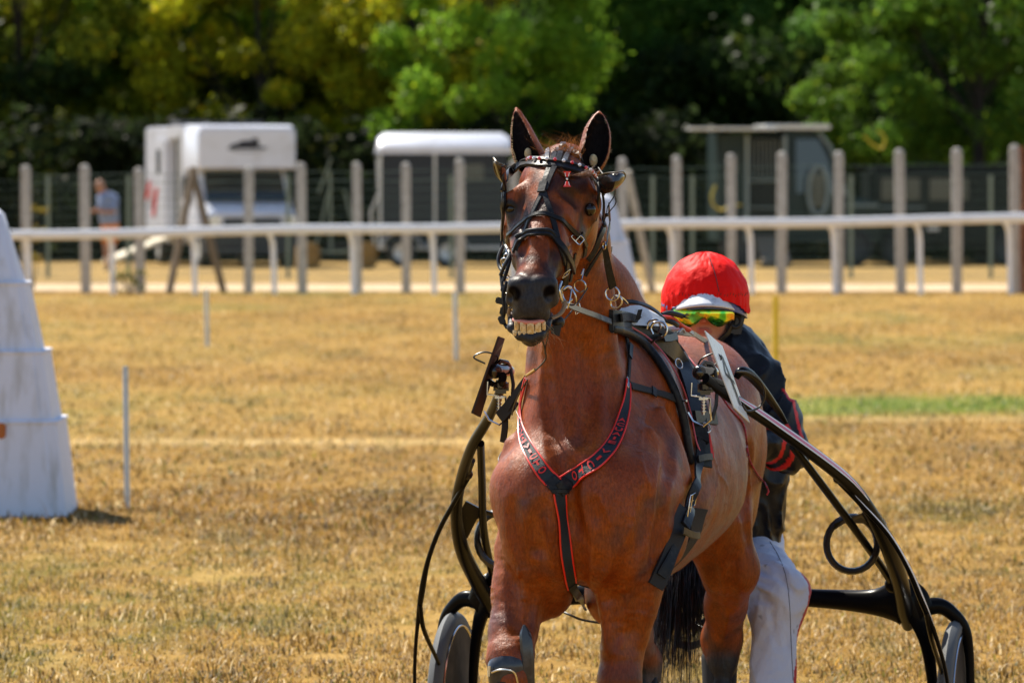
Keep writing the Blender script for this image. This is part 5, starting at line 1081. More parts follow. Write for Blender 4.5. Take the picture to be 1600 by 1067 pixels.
# trousers
tf = folds(.017, 8, 61); tr_ = Sdf(tf)
for s in (-1, 1):
    hip = L(s * .11, 2.2, .64); kn = L(.295, 1.70, .545) if s > 0 else L(-.17, 1.92, .50); an = L(.300, 1.54, .12) if s > 0 else L(-.165, 1.80, .11)
    tr_.cap(hip, kn, .115, .088, .06); tr_.cap(kn + V(0, -.02, .0), kn + V(0, -.02, -.03), .080, .080, .05); tr_.cap(kn, an, .082, .056, .05)
tr_.cap(L(-.09, 2.24, .68), L(.09, 2.24, .68), .12, .12, .06)
for a, b in (((1176, 902), (1204, 916)), ((1178, 918), (1208, 930)), ((1178, 888), (1200, 896)), ((1182, 934), (1204, 940)), ((1214, 900), (1240, 925)), ((1205, 960), (1215, 1010)), ((1236, 950), (1230, 1010))):
    (pa, na), (pb, nb) = tr_.hit(*a, 17.2, 18.8), tr_.hit(*b, 17.2, 18.8); tr_.cap(pa + na * .006, pb + nb * .006, .010, .009, .012, op=-1)
v_, f_ = tr_.mesh(axis((bx.x - .58, bx.x + .62, .0065)), axis((17.3, 18.9, .009)), axis((.10, .92, .0065)))
tm = mat('white_breeches', (.62, .63, .76), .65, attr='Col', bump=(30, .35, 5), sheen=.1); trousers = pydata('trousers', v_, f_, tm, driver, True)
ct = np.tile([.60, .615, .74], (len(v_), 1)); n_ = vnoise(v_, 24, 8); n_b = vnoise(v_, 60, 9); ct[(n_b > .72) & (n_ > .1)] *= .55; ct *= (1 - .12 * np.clip(vnoise(v_, 7, 3), 0, 1))[:, None]
ppx = 800 + v_[:, 0] * F / v_[:, 1]; ppy = HY + (H - v_[:, 2]) * F / v_[:, 1]
kn = np.array(L(.295, 1.70, .545)); an = np.array(L(.300, 1.54, .12)); t3, o3 = along(v_, kn, an); u3 = o3 / (np.linalg.norm(o3, axis=1)[:, None] + 1e-9); dz = u3 @ np.array(LAT)
sm_ = (dz > .972) & (t3 > -.15) & (v_[:, 0] > bx.x); ct[sm_] = RD * .8
set_col(trousers.data, ct)
mb = MB(); mb.tube([(lambda h_: h_[0] + h_[1] * .0004)(tr_.hit(q[0], q[1], 17.2, 18.8)) for q in crv([(1203, 846), (1218, 872), (1229, 905), (1234, 950), (1236, 1000), (1239, 1062)], 6)], .0013, 5); mb.build('trouser_seam', mat('seam_grey', (.16, .16, .20), .8), trousers)
# collar opening and helmet
HRED = mat('red_cap', (.85, .004, .001), .6, bump=(14, .5, 4), spec=.15); HB = mat('helmet_blue', (.02, .05, .26), .3, coat=.5); HBK = mat('helmet_black', (.014, .014, .016), .35); PEAK = mat('peak_white', (.70, .72, .76), .35, noise=(40, (.35, .35, .35), 5, .55, .75))
hc = P(1103, 468, hd + .005)
def cap_pt(t, a, r=1):                      # t 0 crown .. 1 rim, a azimuth (0 = towards camera)
    rx, ry = .139 * r, .158 * r; k = math.sin(min(t, 1) * 1.62); z = .150 * r * math.cos(min(t, 1) * 1.62)
    fl = 1 + .02 * math.sin(a * 3 + 1) * t; return hc + V(math.sin(a) * rx * k * fl, -math.cos(a) * ry * k, z)
def pucker(p, t, a): return p + (p - hc).normalized() * (.0035 * math.sin(a * 34 + 2 * math.sin(a * 5)) * t ** 6 + .003 * mnoise.noise((math.sin(a) * 5, math.cos(a) * 5, t * 7)) + .0022 * mnoise.noise((math.sin(a) * 14, math.cos(a) * 14, t * 12)))
mb = MB(); rg = []
for i in range(30):
    t = .01 + i / 29 * .99; ring_ = []
    for k in range(120):
        a = 2 * math.pi * k / 120; fr = max(0, math.cos(a)); tt = t * (1.06 - .10 * fr ** 2 + .10 * math.exp(-((abs(a if a < math.pi else a - 2 * math.pi) - 1.35) / .5) ** 2)); ring_.append(pucker(cap_pt(tt, a) if tt <= 1 else cap_pt(1, a) + V(0, 0, -(tt - 1) * .24), t, a))
    rg.append(ring_)
mb.loft(rg, cap=False); mb.add([p for p in rg[0]], [tuple(range(120))]); hel = mb.build('helmet', HRED, driver)
mb = MB(); mb.tube([pucker(cap_pt(t, .05 + .25 * t), t, .05 + .25 * t) + V(0, -.0015, .0015) for t in np.linspace(.15, .86, 14)], .0011, 4)
for k in range(30): a = -1.2 + k * .083; p = pucker(cap_pt(.90 + .012 * math.sin(k * 1.7), a), .9, a); mb.tube([p + V(0, -.002, -.003), p + V(.002, -.002, .005)], .0008, 3)
mb.build('helmet_seam', HBK, hel)
mb = MB(); rg = []
for i in range(9):
    t = .93 + i * .025; rg.append([cap_pt(1, a, .955) + V(0, 0, -(t - .95) * .30 + .035 * max(0, math.cos(a)) ** 1.2 * (1 if t > 1 else .3)) for a in [2 * math.pi * k / 60 for k in range(60)]])
mb.loft(rg, cap=False); mb.build('helmet_rim', HB, hel)
mb = MB(); rg = []                           # peak
for i, t in enumerate(np.linspace(0, 1, 6)):
    rg.append([P(1100, 475, hd) + V(math.sin(a) * (.098 + .012 * t), -math.cos(a) * (.148 + .045 * t) + .005, .020 - .040 * t + .016 * math.cos(a) * (1) - .012 * abs(math.sin(a)) ** 2) for a in np.linspace(-1.05, 1.05, 24)])
mb.loft(rg, cap=False, closed=False); pk = mb.build('helmet_peak', PEAK, hel); so = pk.modifiers.new('s', 'SOLIDIFY'); so.thickness = .005
for s in (-1, 1):
    mb = MB(); mb.ribbon([P(1101 + s * 50, 478, hd), P(1101 + s * 47, 500, hd - .02), P(1101 + s * 36, 520, hd - .04), P(1101 + s * 20, 536, hd - .05), P(1101 + s * 4, 541, hd - .055)], [V(s, -.3, 0), V(s, -.4, 0), V(s, -.6, -.2), V(s * .6, -.8, -.4), V(0, -1, -.4)], .022, .004); mb.build('chin_strap', HBK, hel)
mb = MB(); rg = [[P(x, y, hd + q) for x, y in ((1128, 492), (1154, 476), (1168, 478), (1158, 522), (1138, 524), (1133, 512))] for q in (-.02, .09)]; mb.loft(rg, smooth=False); o = mb.build('ear_guard', HBK, hel); bv = o.modifiers.new('b', 'BEVEL'); bv.width = .006; bv.segments = 2
mb = MB(); ring(mb, P(1149, 502, hd - .025), (.3, -1, 0), .019, .006, 20); mb.build('ear_opening', CARB2, hel)
# mirrored goggles
def lens_mat():
    m = bpy.data.materials.new('mirror_lens'); m.use_nodes = True; t = m.node_tree; b = t.nodes['Principled BSDF']; b.inputs['Metallic'].default_value = .85; b.inputs['Roughness'].default_value = .08
    tc = t.nodes.new('ShaderNodeTexCoord'); n = t.nodes.new('ShaderNodeTexNoise'); n.inputs['Scale'].default_value = 22; n.inputs['Detail'].default_value = 2; t.links.new(tc.outputs['Object'], n.inputs['Vector']); r = t.nodes.new('ShaderNodeValToRGB'); e = r.color_ramp.elements; e.new(.5); e.new(.4)
    for k, (p_, c_) in enumerate(((.30, (.02, .35, .05)), (.45, (.10, .62, .04)), (.56, (.75, .80, .02)), (.72, (.80, .35, .02)))): e[k].position = p_; e[k].color = (*c_, 1)
    t.links.new(n.outputs['Fac'], r.inputs[0]); t.links.new(r.outputs[0], b.inputs['Base Color']); b.inputs['Coat Weight'].default_value = 1; return m
mb = MB(); rg = []
for t in np.linspace(-1, 1, 28):
    a = t * .78; top = 479 + 2 * t * t; dip = 502 + 8 * math.exp(-((abs(t) - .45) / .28) ** 2) - 7 * math.exp(-(t / .16) ** 2) - 6 * max(0, abs(t) - .75) * 4 * .6; d_ = hd - .02 - math.cos(a) * .120 + .004
    col_ = [P(1100 + math.sin(a) * 66, y, d_ + .012 * ((y - 490) / 14) ** 2) for y in np.linspace(top, dip, 7)]; rg.append(col_)
mb.loft(rg, cap=False, closed=False); gg = mb.build('goggles', lens_mat(), driver); so = gg.modifiers.new('s', 'SOLIDIFY'); so.thickness = .003
mb = MB(); mb.tube([P(1100 + math.sin(t * .82) * 67, 479.5 + 2 * t * t, hd - .018 - math.cos(t * .82) * .118 + .004) for t in np.linspace(-1, 1, 24)], .0035, 6)
for s in (-1, 1): mb.tube([P(1100 + s * 42, 484, hd - .09), P(1100 + s * 56, 482, hd - .06), P(1101 + s * 66, 476, hd - .01)], [(.008, .004), (.010, .004), (.010, .004)], 8, up=(0, 0, 1))
mb.build('goggle_frame', HB, gg)
# ---------------------------------------------------------------- harness, laid on the horse's surface
LEA = mat('black_leather', (.012, .013, .016), .38, noise=(60, (.035, .036, .040), 4, .5, .75), bump=(120, .05, 2), spec=.20); WEB = mat('black_webbing', (.012, .014, .018), .7, bump=(400, .3, 2)); NVY = mat('dark_teal_webbing', (.010, .020, .028), .65, bump=(400, .3, 2))
REDT = mat('red_piping', (.80, .022, .012), .4, coat=.2); LET = mat('red_letters', (.72, .02, .015), .5); BLKR = mat('black_rubber', (.010, .010, .011), .5); HORN = mat('horn_edge', (.10, .07, .03), .3, coat=.4); REIN = mat('grey_rein', (.060, .064, .074), .35, noise=(80, (.12, .125, .135), 4, .4, .65), spec=.7)
hs.nf = None
def lay(pts, n=5, off=.001, d0=15.2):
    """photo path -> points just outside the skin with normals"""
    P_, N_ = [], []
    for q in crv(pts, n): h_, g_ = hs.hit(q[0], q[1], d0); P_.append(h_ + g_ * off); N_.append(g_)
    # soften so that straps bridge small hollows as leather does
    for _ in range(5):
        P2 = [P_[0]] + [(P_[i - 1] + P_[i] * 2 + P_[i + 1]) / 4 for i in range(1, len(P_) - 1)] + [P_[-1]]; N_ = [N_[0]] + [((N_[i - 1] + N_[i] * 2 + N_[i + 1]) / 4).normalized() for i in range(1, len(N_) - 1)] + [N_[-1]]
        sd_ = hs(np.array([tuple(p) for p in P2])); P_ = [p + n_ * max(0, off - v) for p, n_, v in zip(P2, N_, sd_)]
    return P_, N_
PXM = 16.0 / F                               # metres per photo pixel near the head
def strap(pts, w_, name, parent, m=LEA, th=.0035, off=.001, n=5, face=None, stitch=False, d0=15.2):
    P_, N_ = lay(pts, n, off, d0)
    if face: N_ = [(q * .25 + V(*face)).normalized() for q in N_]
    mb = MB(); mb.ribbon(P_, N_, [v * PXM for v in (w_ if hasattr(w_, '__len__') else [w_] * len(P_))], th)
    if stitch:
        for k in (-1, 1):
            q = []
            for i in range(len(P_)):
                t = (P_[min(i + 1, len(P_) - 1)] - P_[max(i - 1, 0)]).normalized(); b = t.cross(N_[i]); q.append(P_[i] + b * k * (w_ if not hasattr(w_, '__len__') else w_[i]) * PXM * .36 + N_[i] * (th + .0001))
            mb.tube(q, .0005, 4)
    o = mb.build(name, m, parent); return o, P_, N_
def buckle(px_, py_, w_, h_, ang, parent, name='buckle', d0=15.2, lift=.006):
    p, g_ = hs.hit(px_, py_, d0); p = p + g_ * lift; t = Vector((math.cos(ang), 0, -math.sin(ang))); t = (t - g_ * t.dot(g_)).normalized(); b = g_.cross(t); q = []
    for a, c_ in ((-1, -1), (-.7, -1.15), (.7, -1.15), (1, -1), (1, 1), (.7, 1.15), (-.7, 1.15), (-1, 1)): q.append(p + t * a * w_ / 2 * PXM + b * c_ * h_ / 2 * PXM)
    mb = MB(); mb.tube(q, .0019, 6, closed=True); mb.tube([p - b * h_ * .5 * PXM, p + b * h_ * .5 * PXM + g_ * .002], .0015, 6); return mb.build(name, STEEL, parent)

# --- bridle
br = empty('bridle', P(868, 300, 16.0), 'black leather racing bridle with jewelled browband and crossed face straps on the horse', 'bridle')
strap([(786, 300), (795, 274), (806, 262), (830, 258), (862, 259), (890, 264), (915, 272), (935, 290), (939, 302)], 13, 'browband', br, th=.007, stitch=True)
strap([(797, 268), (808, 258), (830, 253.5), (862, 255), (890, 259), (913, 267), (930, 281)], 6, 'browband_padding', br, th=.012)
P_, N_ = lay([(810, 257), (832, 254.5), (862, 255.5), (890, 260), (912, 268), (929, 281)], 8, .002)
GEM = mat('clear_gem', (.85, .85, .88), .05, spec=1, coat=1); GEMR = mat('red_gem', (.70, .015, .02), .05, spec=1, coat=1)
mw, mr = MB(), MB(); Lp = [0]
for i in range(1, len(P_)): Lp.append(Lp[-1] + (P_[i] - P_[i - 1]).length)
for k in range(27):
    s_ = Lp[-1] * (k + .5) / 27; i = max(j for j in range(len(Lp)) if Lp[j] <= s_); i = min(i, len(P_) - 2); f_ = (s_ - Lp[i]) / (Lp[i + 1] - Lp[i]); p = P_[i].lerp(P_[i + 1], f_) + N_[i] * .0125; (mr if k % 2 else mw).sphere(p, .0054, 8)
mw.build('browband_gem', GEM, br); mr.build('browband_gem', GEMR, br)
# crossed straps from the crown to the two cheek sides
strap([(872, 232), (866, 246), (858, 262), (852, 280), (848, 298)], 9, 'crown_strap', br)
strap([(880, 232), (874, 248), (866, 264), (858, 282), (852, 298)], 9, 'crown_strap', br, off=.004)
strap([(856, 234), (856, 246), (852, 262)], 8, 'poll_strap', br, m=REIN); strap([(893, 232), (888, 240), (880, 256)], 8, 'poll_strap', br, m=REIN, off=.003)
strap([(872, 240), (888, 236), (903, 240), (908, 252)], 8, 'poll_strap', br, off=.002)
P_, N_ = lay([(851, 286), (847, 302)], 3, .004); mb = MB(); mb.ribbon(P_, N_, 14 * PXM, .006); plq = mb.build('strap_junction', LEA, br)
strap([(848, 300), (838, 322), (826, 348), (816, 372), (808, 392)], 9, 'face_strap', br, stitch=True, th=.004)
strap([(850, 300), (857, 322), (866, 350), (872, 376), (878, 396), (882, 412)], 9, 'face_strap', br, stitch=True, th=.004)
strap([(793, 378), (803, 362), (820, 346), (838, 336), (856, 336), (876, 346), (896, 362), (914, 384)], 8, 'figure_eight_strap', br, off=.0045, stitch=True)
strap([(806, 394), (812, 380), (826, 369), (842, 366), (858, 368), (870, 378), (882, 398), (893, 424)], 11, 'noseband', br, off=.0055, th=.006, stitch=True)
mb = MB()
P_, N_ = lay([(812, 376), (826, 366), (842, 363), (858, 365), (868, 373)], 6, .010); mb.tube(P_, .006, 8); mb.build('noseband_roll', LEA, br)
strap([(908, 366), (914, 384), (912, 400)], 9, 'strap_end', br); buckle(902, 373, 18, 11, .75, br)
strap([(938, 300), (941, 330), (936, 362), (926, 392), (916, 405)], 12, 'cheek_strap', br, th=.006, off=.003); strap([(946, 320), (948, 350), (940, 380), (928, 400), (912, 430)], 7, 'cheek_strap', br, off=.008)
strap([(790, 300), (791, 318), (788, 352), (787, 376), (786, 392)], 10, 'cheek_strap', br, th=.006, off=.003); strap([(884, 404), (884, 424), (882, 446), (880, 452)], 10, 'cheek_strap', br, th=.006)
buckle(882, 426, 16, 9, .35, br); strap([(898, 396), (893, 424), (890, 440)], 7, 'cheek_strap', br)
# broad side pieces of the blinkers standing out beside the eyes
def sheet(rows, name, m, parent, th=.004):
    mb = MB(); mb.loft(rows, cap=False, closed=False); o = mb.build(name, m, parent); so = o.modifiers.new('s', 'SOLIDIFY'); so.thickness = th; su = o.modifiers.new('u', 'SUBSURF'); su.levels = 1; su.render_levels = 1; return o
BLI = mat('blinker_hide', (.016, .013, .011), .22, coat=.25, noise=(20, (.05, .03, .012), 4, .5, .8), spec=.7)
sheet([[P(934, 275, 16.06), P(948, 272, 16.0), (P(962, 271, 15.97)), P(973, 269, 16.0), P(976, 275, 16.03)], [P(935, 286, 16.05), P(949, 285, 15.985), P(962, 284, 15.95), P(971, 281, 15.985), P(974, 283, 16.02)], [P(938, 298, 16.06), P(949, 298, 16.0), P(959, 294, 15.97), P(966, 290, 16.0), P(969, 288, 16.03)], [P(940, 303, 16.08), P(947, 303, 16.03), P(953, 300, 16.01), P(959, 296, 16.03), P(963, 292, 16.05)]], 'blinker', BLI, br)
mb = MB(); mb.tube(ppath([(934, 275, 16.06), (948, 271, 16.0), (962, 270, 15.97), (973, 268, 16.0), (977, 275, 16.03), (972, 285, 16.03), (963, 293, 16.04)], 6), .0026, 6); mb.build('blinker_rim', HORN, br)
sheet([[P(771, 248, 16.0), P(775, 254, 15.97), P(782, 257, 15.97), P(789, 259, 16.0)], [P(773, 261, 16.0), P(778, 266, 15.97), P(784, 268, 15.98), P(790, 268, 16.02)], [P(777, 274, 16.02), P(782, 279, 16.0), P(787, 281, 16.02), P(791, 280, 16.05)], [P(784, 283, 16.05), P(787, 286, 16.04), P(790, 287, 16.05), P(792, 286, 16.08)]], 'blinker', BLI, br)
mb = MB(); mb.tube(ppath([(790, 260, 16.01), (781, 256, 15.97), (775, 252, 15.97), (771, 247, 16.0), (772, 262, 16.0), (777, 275, 16.02), (785, 284, 16.05)], 6), .0026, 6); mb.build('blinker_rim', HORN, br)
mb = MB(); mb.tube(ppath([(789, 258, 16.02), (786, 275, 16.0), (789, 292, 16.02), (790, 310, 16.05)], 6), .0045, 6); mb.tube(ppath([(786, 276, 16.0), (785, 320, 16.02), (784, 360, 16.04)], 5), .0016, 5); mb.sphere(P(784, 361, 16.04), .003, 8); mb.build('blinker_stay', BLKR, br); mb = MB(); mb.tube(ppath([(934, 278, 16.06), (936, 300, 16.02), (934, 320, 16.04), (930, 345, 16.06)], 6), .005, 6); mb.tube(ppath([(935, 262, 16.16), (942, 272, 16.08), (948, 280, 16.03)], 5), .002, 5); mb.build('blinker_stay', BLKR, br)
mb = MB(); mb.tube(ppath([(962, 290, 16.03), (961, 302, 16.06), (959, 308, 16.08), (950, 322, 16.1), (948, 332, 16.12)], 5), .0016, 5); mb.tube(ppath([(961, 306, 16.08), (962, 318, 16.09), (953, 330, 16.1), (946, 340, 16.12), (944, 350, 16.1)], 5), .0016, 5); mb.sphere(P(948, 336, 16.1), .006, 8); mb.sphere(P(944, 352, 16.1), .007, 8); mb.build('blinker_cord', WIR, br)
# bit, rings and the gear on the far cheek
mb = MB()
def oring(mb, x, y, d, R0, r, axv=(0, 1, 0), sx=1): ring(mb, P(x, y, d), axv, R0 * PXM, r, 22, sx)
oring(mb, 906, 447, 15.98, 9.5, .0022, (.3, 1, .2)); mb.build('strap_ring', STEEL, br); mb = MB(); oring(mb, 889, 462, 15.9, 15, .0026, (.75, .6, .3), 1.1); mb.build('bit_ring', STEEL, br); mb = MB(); mb.tube(ppath([(877, 440, 15.86), (874, 452, 15.84), (878, 470, 15.85), (886, 474, 15.88), (893, 468, 15.9)], 6), .0042, 8); mb.tube(ppath([(880, 452, 15.84), (886, 448, 15.85), (892, 450, 15.87)], 5), .004, 8)
mb.tube(ppath([(893, 452, 15.88), (890, 470, 15.86), (886, 482, 15.86)], 5), .0026, 6); mb.tube(ppath([(908, 430, 16.0), (912, 420, 16.02), (909, 436, 16.0)], 4), .0024, 6); mb.build('bit', STEEL, br)
mb = MB(); mb.tube(ppath([(884, 470, 15.86), (880, 484, 15.85), (873, 492, 15.84), (862, 497, 15.83)], 6), (.006), 10, flat=.6); mb.tube(ppath([(797, 480, 15.84), (795, 492, 15.85), (802, 500, 15.84)], 5), .006, 8); mb.build('bit_leather', mat('tan_leather', (.28, .19, .11), .5), br)
mb = MB(); rr_ = random.Random(2)
for k in range(9):
    x, y = 791 + rr_.uniform(-7, 7), 394 + k * 7.5; ring(mb, P(x, y, 15.90 + .01 * rr_.uniform(-1, 1)), (rr_.uniform(-1, 1), 1, rr_.uniform(-1, 1)), rr_.uniform(4, 7.5) * PXM, .0022, 14, rr_.uniform(.6, 1.4))
mb.build('curb_chain', STEEL, br)
mb = MB()
for a in ([(786, 385, 15.98), (779, 402, 15.96), (781, 418, 15.94), (790, 428, 15.9)], [(790, 384, 15.95), (797, 400, 15.9), (793, 420, 15.88), (786, 440, 15.88)], [(783, 428, 15.9), (785, 448, 15.88), (790, 470, 15.86), (792, 490, 15.86)], [(797, 398, 15.88), (790, 412, 15.86), (782, 430, 15.88)], [(792, 440, 15.86), (786, 460, 15.86), (788, 486, 15.86), (786, 500, 15.88), (792, 512, 15.86)]): mb.tube(ppath(a, 5), .0052, 7)
for x, y in ((781, 470), (784, 500), (789, 452), (786, 486)): mb.box(P(x, y, 15.87), (.018, .02, .024), Matrix.Rotation(.3 * x, 3, 'Y'), .003)
mb.build('cheek_gear', BLKR, br)
mb = MB(); mb.sphere(P(872, 503, 15.92), .019, 12, (1, 1.2, .9)); mb.loft([[P(x, y, 15.93 + q) for x, y in ((866, 505), (878, 500), (880, 511), (868, 515))] for q in (0, .03)], smooth=False); mb.loft([[P(x, y, 15.9 + q) for x, y in ((860, 510), (878, 507), (874, 526), (861, 521))] for q in (0, .03)], smooth=False)
mb.tube(ppath([(860, 516, 15.92), (866, 512, 15.94), (876, 505, 15.98), (890, 490, 16.1), (905, 470, 16.2), (918, 450, 16.28)], 5), .0022, 6); mb.tube(ppath([(846, 527, 15.85), (850, 540, 15.95), (853, 556, 16.1), (850, 565, 16.2), (835, 580, 16.35), (822, 588, 16.45)], 5), .0026, 6); mb.tube(ppath([(857, 522, 15.88), (853, 538, 15.95), (851, 552, 16.05)], 5), .002, 6); mb.build('curb_strap', BLKR, br)
mb = MB(); mb.tube([P(823, 586, 16.42), P(836, 577, 16.33)], .0042, 6); mb.tube([P(844, 533, 15.86), P(837, 539, 15.85), P(830, 541, 15.84)], .002, 5); mb.build('cord_sleeve', mat('tan_cord', (.55, .36, .12), .6), br)
# over-check from the crown down the face, and the check strap behind the cheek
P_, N_ = ppath([(876, 246, 16.10), (878, 238, 16.14), (880, 230, 16.18), (880, 226, 16.22)], 4), None; mb = MB(); mb.ribbon(P_, [V(0, -1, .3)] * len(P_), [10 * PXM] * len(P_), .008); mb.sphere(P(880, 229, 16.17), .013, 10, (1, 1, .7)); mb.build('crown_piece', LEA, br)
mb = MB(); pp = ppath([(944, 382, 16.2), (947, 400, 16.22), (951, 422, 16.25), (957, 448, 16.3)], 6); mb.ribbon(pp, [V(.3, -1, 0)] * len(pp), [(9 + 5 * i / len(pp)) * PXM for i in range(len(pp))], .006); mb.build('check_strap', LEA, br)
mb = MB(); oring(mb, 957, 459, 16.32, 11, .0026, (.2, 1, 0)); oring(mb, 963, 472, 16.36, 9, .0026, (.6, 1, .2), 1.3); mb.tube(ppath([(960, 462, 16.32), (972, 466, 16.4), (980, 474, 16.5)], 5), .004, 6); oring(mb, 944, 384, 16.18, 6, .002, (1, .4, 0)); mb.build('check_ring', STEEL, br)
bow = MB(); bc = hs.hit(886, 280)[0] + V(0, -.016, 0)
for s in (-1, 1):
    bow.loft([[bc + V(a * .010 * q + 0, -.004 - .004 * math.sin(b), s * (.003 + .016 * q)) for a, b in ((-1, 0), (-.5, 1.5), (.5, 1.5), (1, 0), (.5, -1.5), (-.5, -1.5))] for q in (.15, .6, 1.0, 1.15)])
bw = bow.build('bow', mat('red_bow', (.72, .01, .01), .35, coat=.3), br)
mb = MB(); mb.sphere(bc + V(0, -.009, 0), .0035, 8)
for s in (-1, 1): mb.tube([bc + V(-.004, -.010, s * .007), bc + V(-.006, -.010, s * .018)], .0009, 4); mb.tube([bc + V(.004, -.010, s * .007), bc + V(.006, -.010, s * .018)], .0009, 4)
mb.build('bow_gem', GEM, bw)
for e_, (x, y, w_) in enumerate(((825, 240, .0125), (927, 251, .0145))):
    mb = MB(); p, g_ = hs.hit(x, y, 15.9); mb.sphere(p + V(0, -.006, 0), w_, 16, (.85, .8, 1.25)); tag(mb.build('ear_plug', mat('ear_plug_foam', (.66, .50, .26), .8, bump=(80, .4, 4))), ('pale foam plug in the ear at the left of the photo', 'pale foam plug in the ear at the right of the photo')[e_], 'ear plug', 'foam plugs in the ears of the horse')

# --- breastplate with lettering
bp_ = empty('breastplate', hs.hit(873, 750)[0], 'black breast strap with red piping and red letters forming a Y on the chest', 'breastplate')
def piped(pts, w_, name, m=NVY, n=7, th=.004):
    P_, N_ = lay(pts, n, .002); ws = [float(v[0]) * PXM for v in crv([(q,) for q in w_], n)]; mb = MB(); mb.ribbon(P_, N_, ws, th); o = mb.build(name, m, bp_)
    for s in (-1, 1):
        q = []
        for i in range(len(P_)):
            t = (P_[min(i + 1, len(P_) - 1)] - P_[max(i - 1, 0)]).normalized(); q.append(P_[i] + t.cross(N_[i]).normalized() * s * ws[i] * .47 + N_[i] * th * .9)
        mb = MB(); mb.tube(q, .0028, 7); mb.build('piping', REDT, o)
    return o, P_, N_, ws
oR, PR, NR, WR = piped([(876, 757), (900, 744), (930, 724), (952, 702), (968, 672), (976, 640), (979, 612), (979, 596)], [26, 26, 26, 25, 20, 16, 15, 13], 'breast_strap')
oL, PL_, NL, WL = piped([(868, 757), (852, 741), (836, 718), (822, 692), (815, 665), (815, 635), (820, 608), (824, 592)], [25, 24, 22, 18, 14, 12, 11, 8], 'breast_strap')
oM, PM, NM, WM = piped([(873, 770), (876, 800), (881, 840), (886, 880), (892, 914)], [22, 21, 20, 19, 18], 'breast_strap')
P_, N_ = lay([(858, 748), (866, 758), (874, 766)], 4, .005); mb = MB(); mb.ribbon(P_, N_, 24 * PXM, .003); P_, N_ = lay([(888, 750), (880, 759), (872, 766)], 4, .006); mb.ribbon(P_, N_, 24 * PXM, .003); P_, N_ = lay([(861, 767), (873, 767), (885, 767)], 4, .007); mb.ribbon(P_, N_, 7 * PXM, .004); mb.build('junction_patch', LEA, bp_)
P_, N_ = lay([(892, 912), (897, 925), (908, 938), (918, 950)], 4, .003); mb = MB(); mb.ribbon(P_, N_, [18 * PXM, 17 * PXM] + [15 * PXM] * (len(P_) - 2), .005); mb.build('strap_loop', LEA, bp_)
def letters(text, P_, N_, W_, s0, step, size, parent):
    Lp = [0]
    for i in range(1, len(P_)): Lp.append(Lp[-1] + (P_[i] - P_[i - 1]).length)
    mb = MB()
    for k, ch in enumerate(text):
        s_ = s0 + step * k
        if ch == ' ' or s_ >= Lp[-1]: continue
        i = max(j for j in range(len(Lp)) if Lp[j] <= s_); i = min(i, len(P_) - 2); f_ = (s_ - Lp[i]) / (Lp[i + 1] - Lp[i]); p = P_[i].lerp(P_[i + 1], f_); n_ = N_[i].lerp(N_[i + 1], f_).normalized(); up = (P_[i + 1] - P_[i]).normalized(); n_ = (n_ - up * n_.dot(up)).normalized(); rt = up.cross(n_); wd = W_[i] * .62
        cu = bpy.data.curves.new('t', 'FONT'); cu.body = ch; cu.size = 1; cu.align_x = 'CENTER'; cu.align_y = 'CENTER'; cu.extrude = 0; cu.offset = .03; to = bpy.data.objects.new('t', cu); COL.objects.link(to); bpy.context.view_layer.update()
        me = bpy.data.meshes.new_from_object(to.evaluated_get(bpy.context.evaluated_depsgraph_get())); xs_ = [v.co.x for v in me.vertices]; ys_ = [v.co.y for v in me.vertices]; cx, cy = (min(xs_) + max(xs_)) / 2, (min(ys_) + max(ys_)) / 2; sx = wd / max(max(xs_) - min(xs_), .55); sy = size / (max(ys_) - min(ys_))
        mb.add([p + rt * (v.co.x - cx) * sx + up * (v.co.y - cy) * sy + n_ * .0078 for v in me.vertices], [tuple(f.vertices) for f in me.polygons]); bpy.data.objects.remove(to); bpy.data.meshes.remove(me)
    return mb.build('lettering', LET, parent)
letters('OTCIV', PR, NR, WR, .054, .0295, .018, oR); letters('EIAUCA', PR, NR, WR, .225, .0215, .0145, oR)
letters('OTCIV', PL_, NL, WL, .055, .0262, .017, oL); letters('EIAUCA', PL_, NL, WL, .190, .0195, .011, oL)
# strap up the neck side and across to the saddle
strap([(979, 597), (981, 575), (981, 552), (977, 528), (972, 513)], 8, 'neck_strap', bp_, m=WEB, off=.004, th=.004); buckle(978, 598, 6, 16, 0, bp_, 'ring'); strap([(980, 560), (982, 540)], 11, 'strap_keeper', bp_, off=.009)
strap([(984, 603), (1005, 609), (1030, 616), (1058, 626)], 14, 'side_strap', bp_, m=WEB, off=.003, th=.004); strap([(1019, 608), (1020, 621)], 10, 'strap_keeper', bp_, off=.007); mb = MB(); mb.tube([hs.hit(1058, 626)[0] + V(0, -.01, 0), P(1073, 626, 16.70)], .0035, 6); mb.build('snap_hook', STEEL, bp_)

# --- saddle, girth and pad
sd_root = empty('harness_saddle', L(0, .5, 1.36), 'black racing harness saddle and girth with red trim round the body of the horse', 'harness')
def around(y0, tilt, a0, a1, n, off, lean=0):
    """points on the trunk surface in the slanted girth plane, angle from the back (0) to the left flank"""
    P_, N_ = [], []
    for k in range(n):
        a = a0 + (a1 - a0) * k / (n - 1); c_ = np.array(L(0, y0, 1.02)); dr_ = np.array(L(math.sin(a), tilt * math.cos(a) + lean * math.sin(a), math.cos(a)) - L(0, 0, 0)); lo, hi = .05, .8; ix = hs.near(c_ + dr_ * np.linspace(.05, .8, 12)[:, None], .1)
        for _ in range(26):
            m_ = (lo + hi) / 2
            if hs((c_ + dr_ * m_)[None], ix)[0] < 0: lo = m_
            else: hi = m_
        p = c_ + dr_ * hi; g_ = hs.grad(p[None], idx=ix)[0]; P_.append(Vector(p + g_ * off)); N_.append(Vector(g_))
    return P_, N_
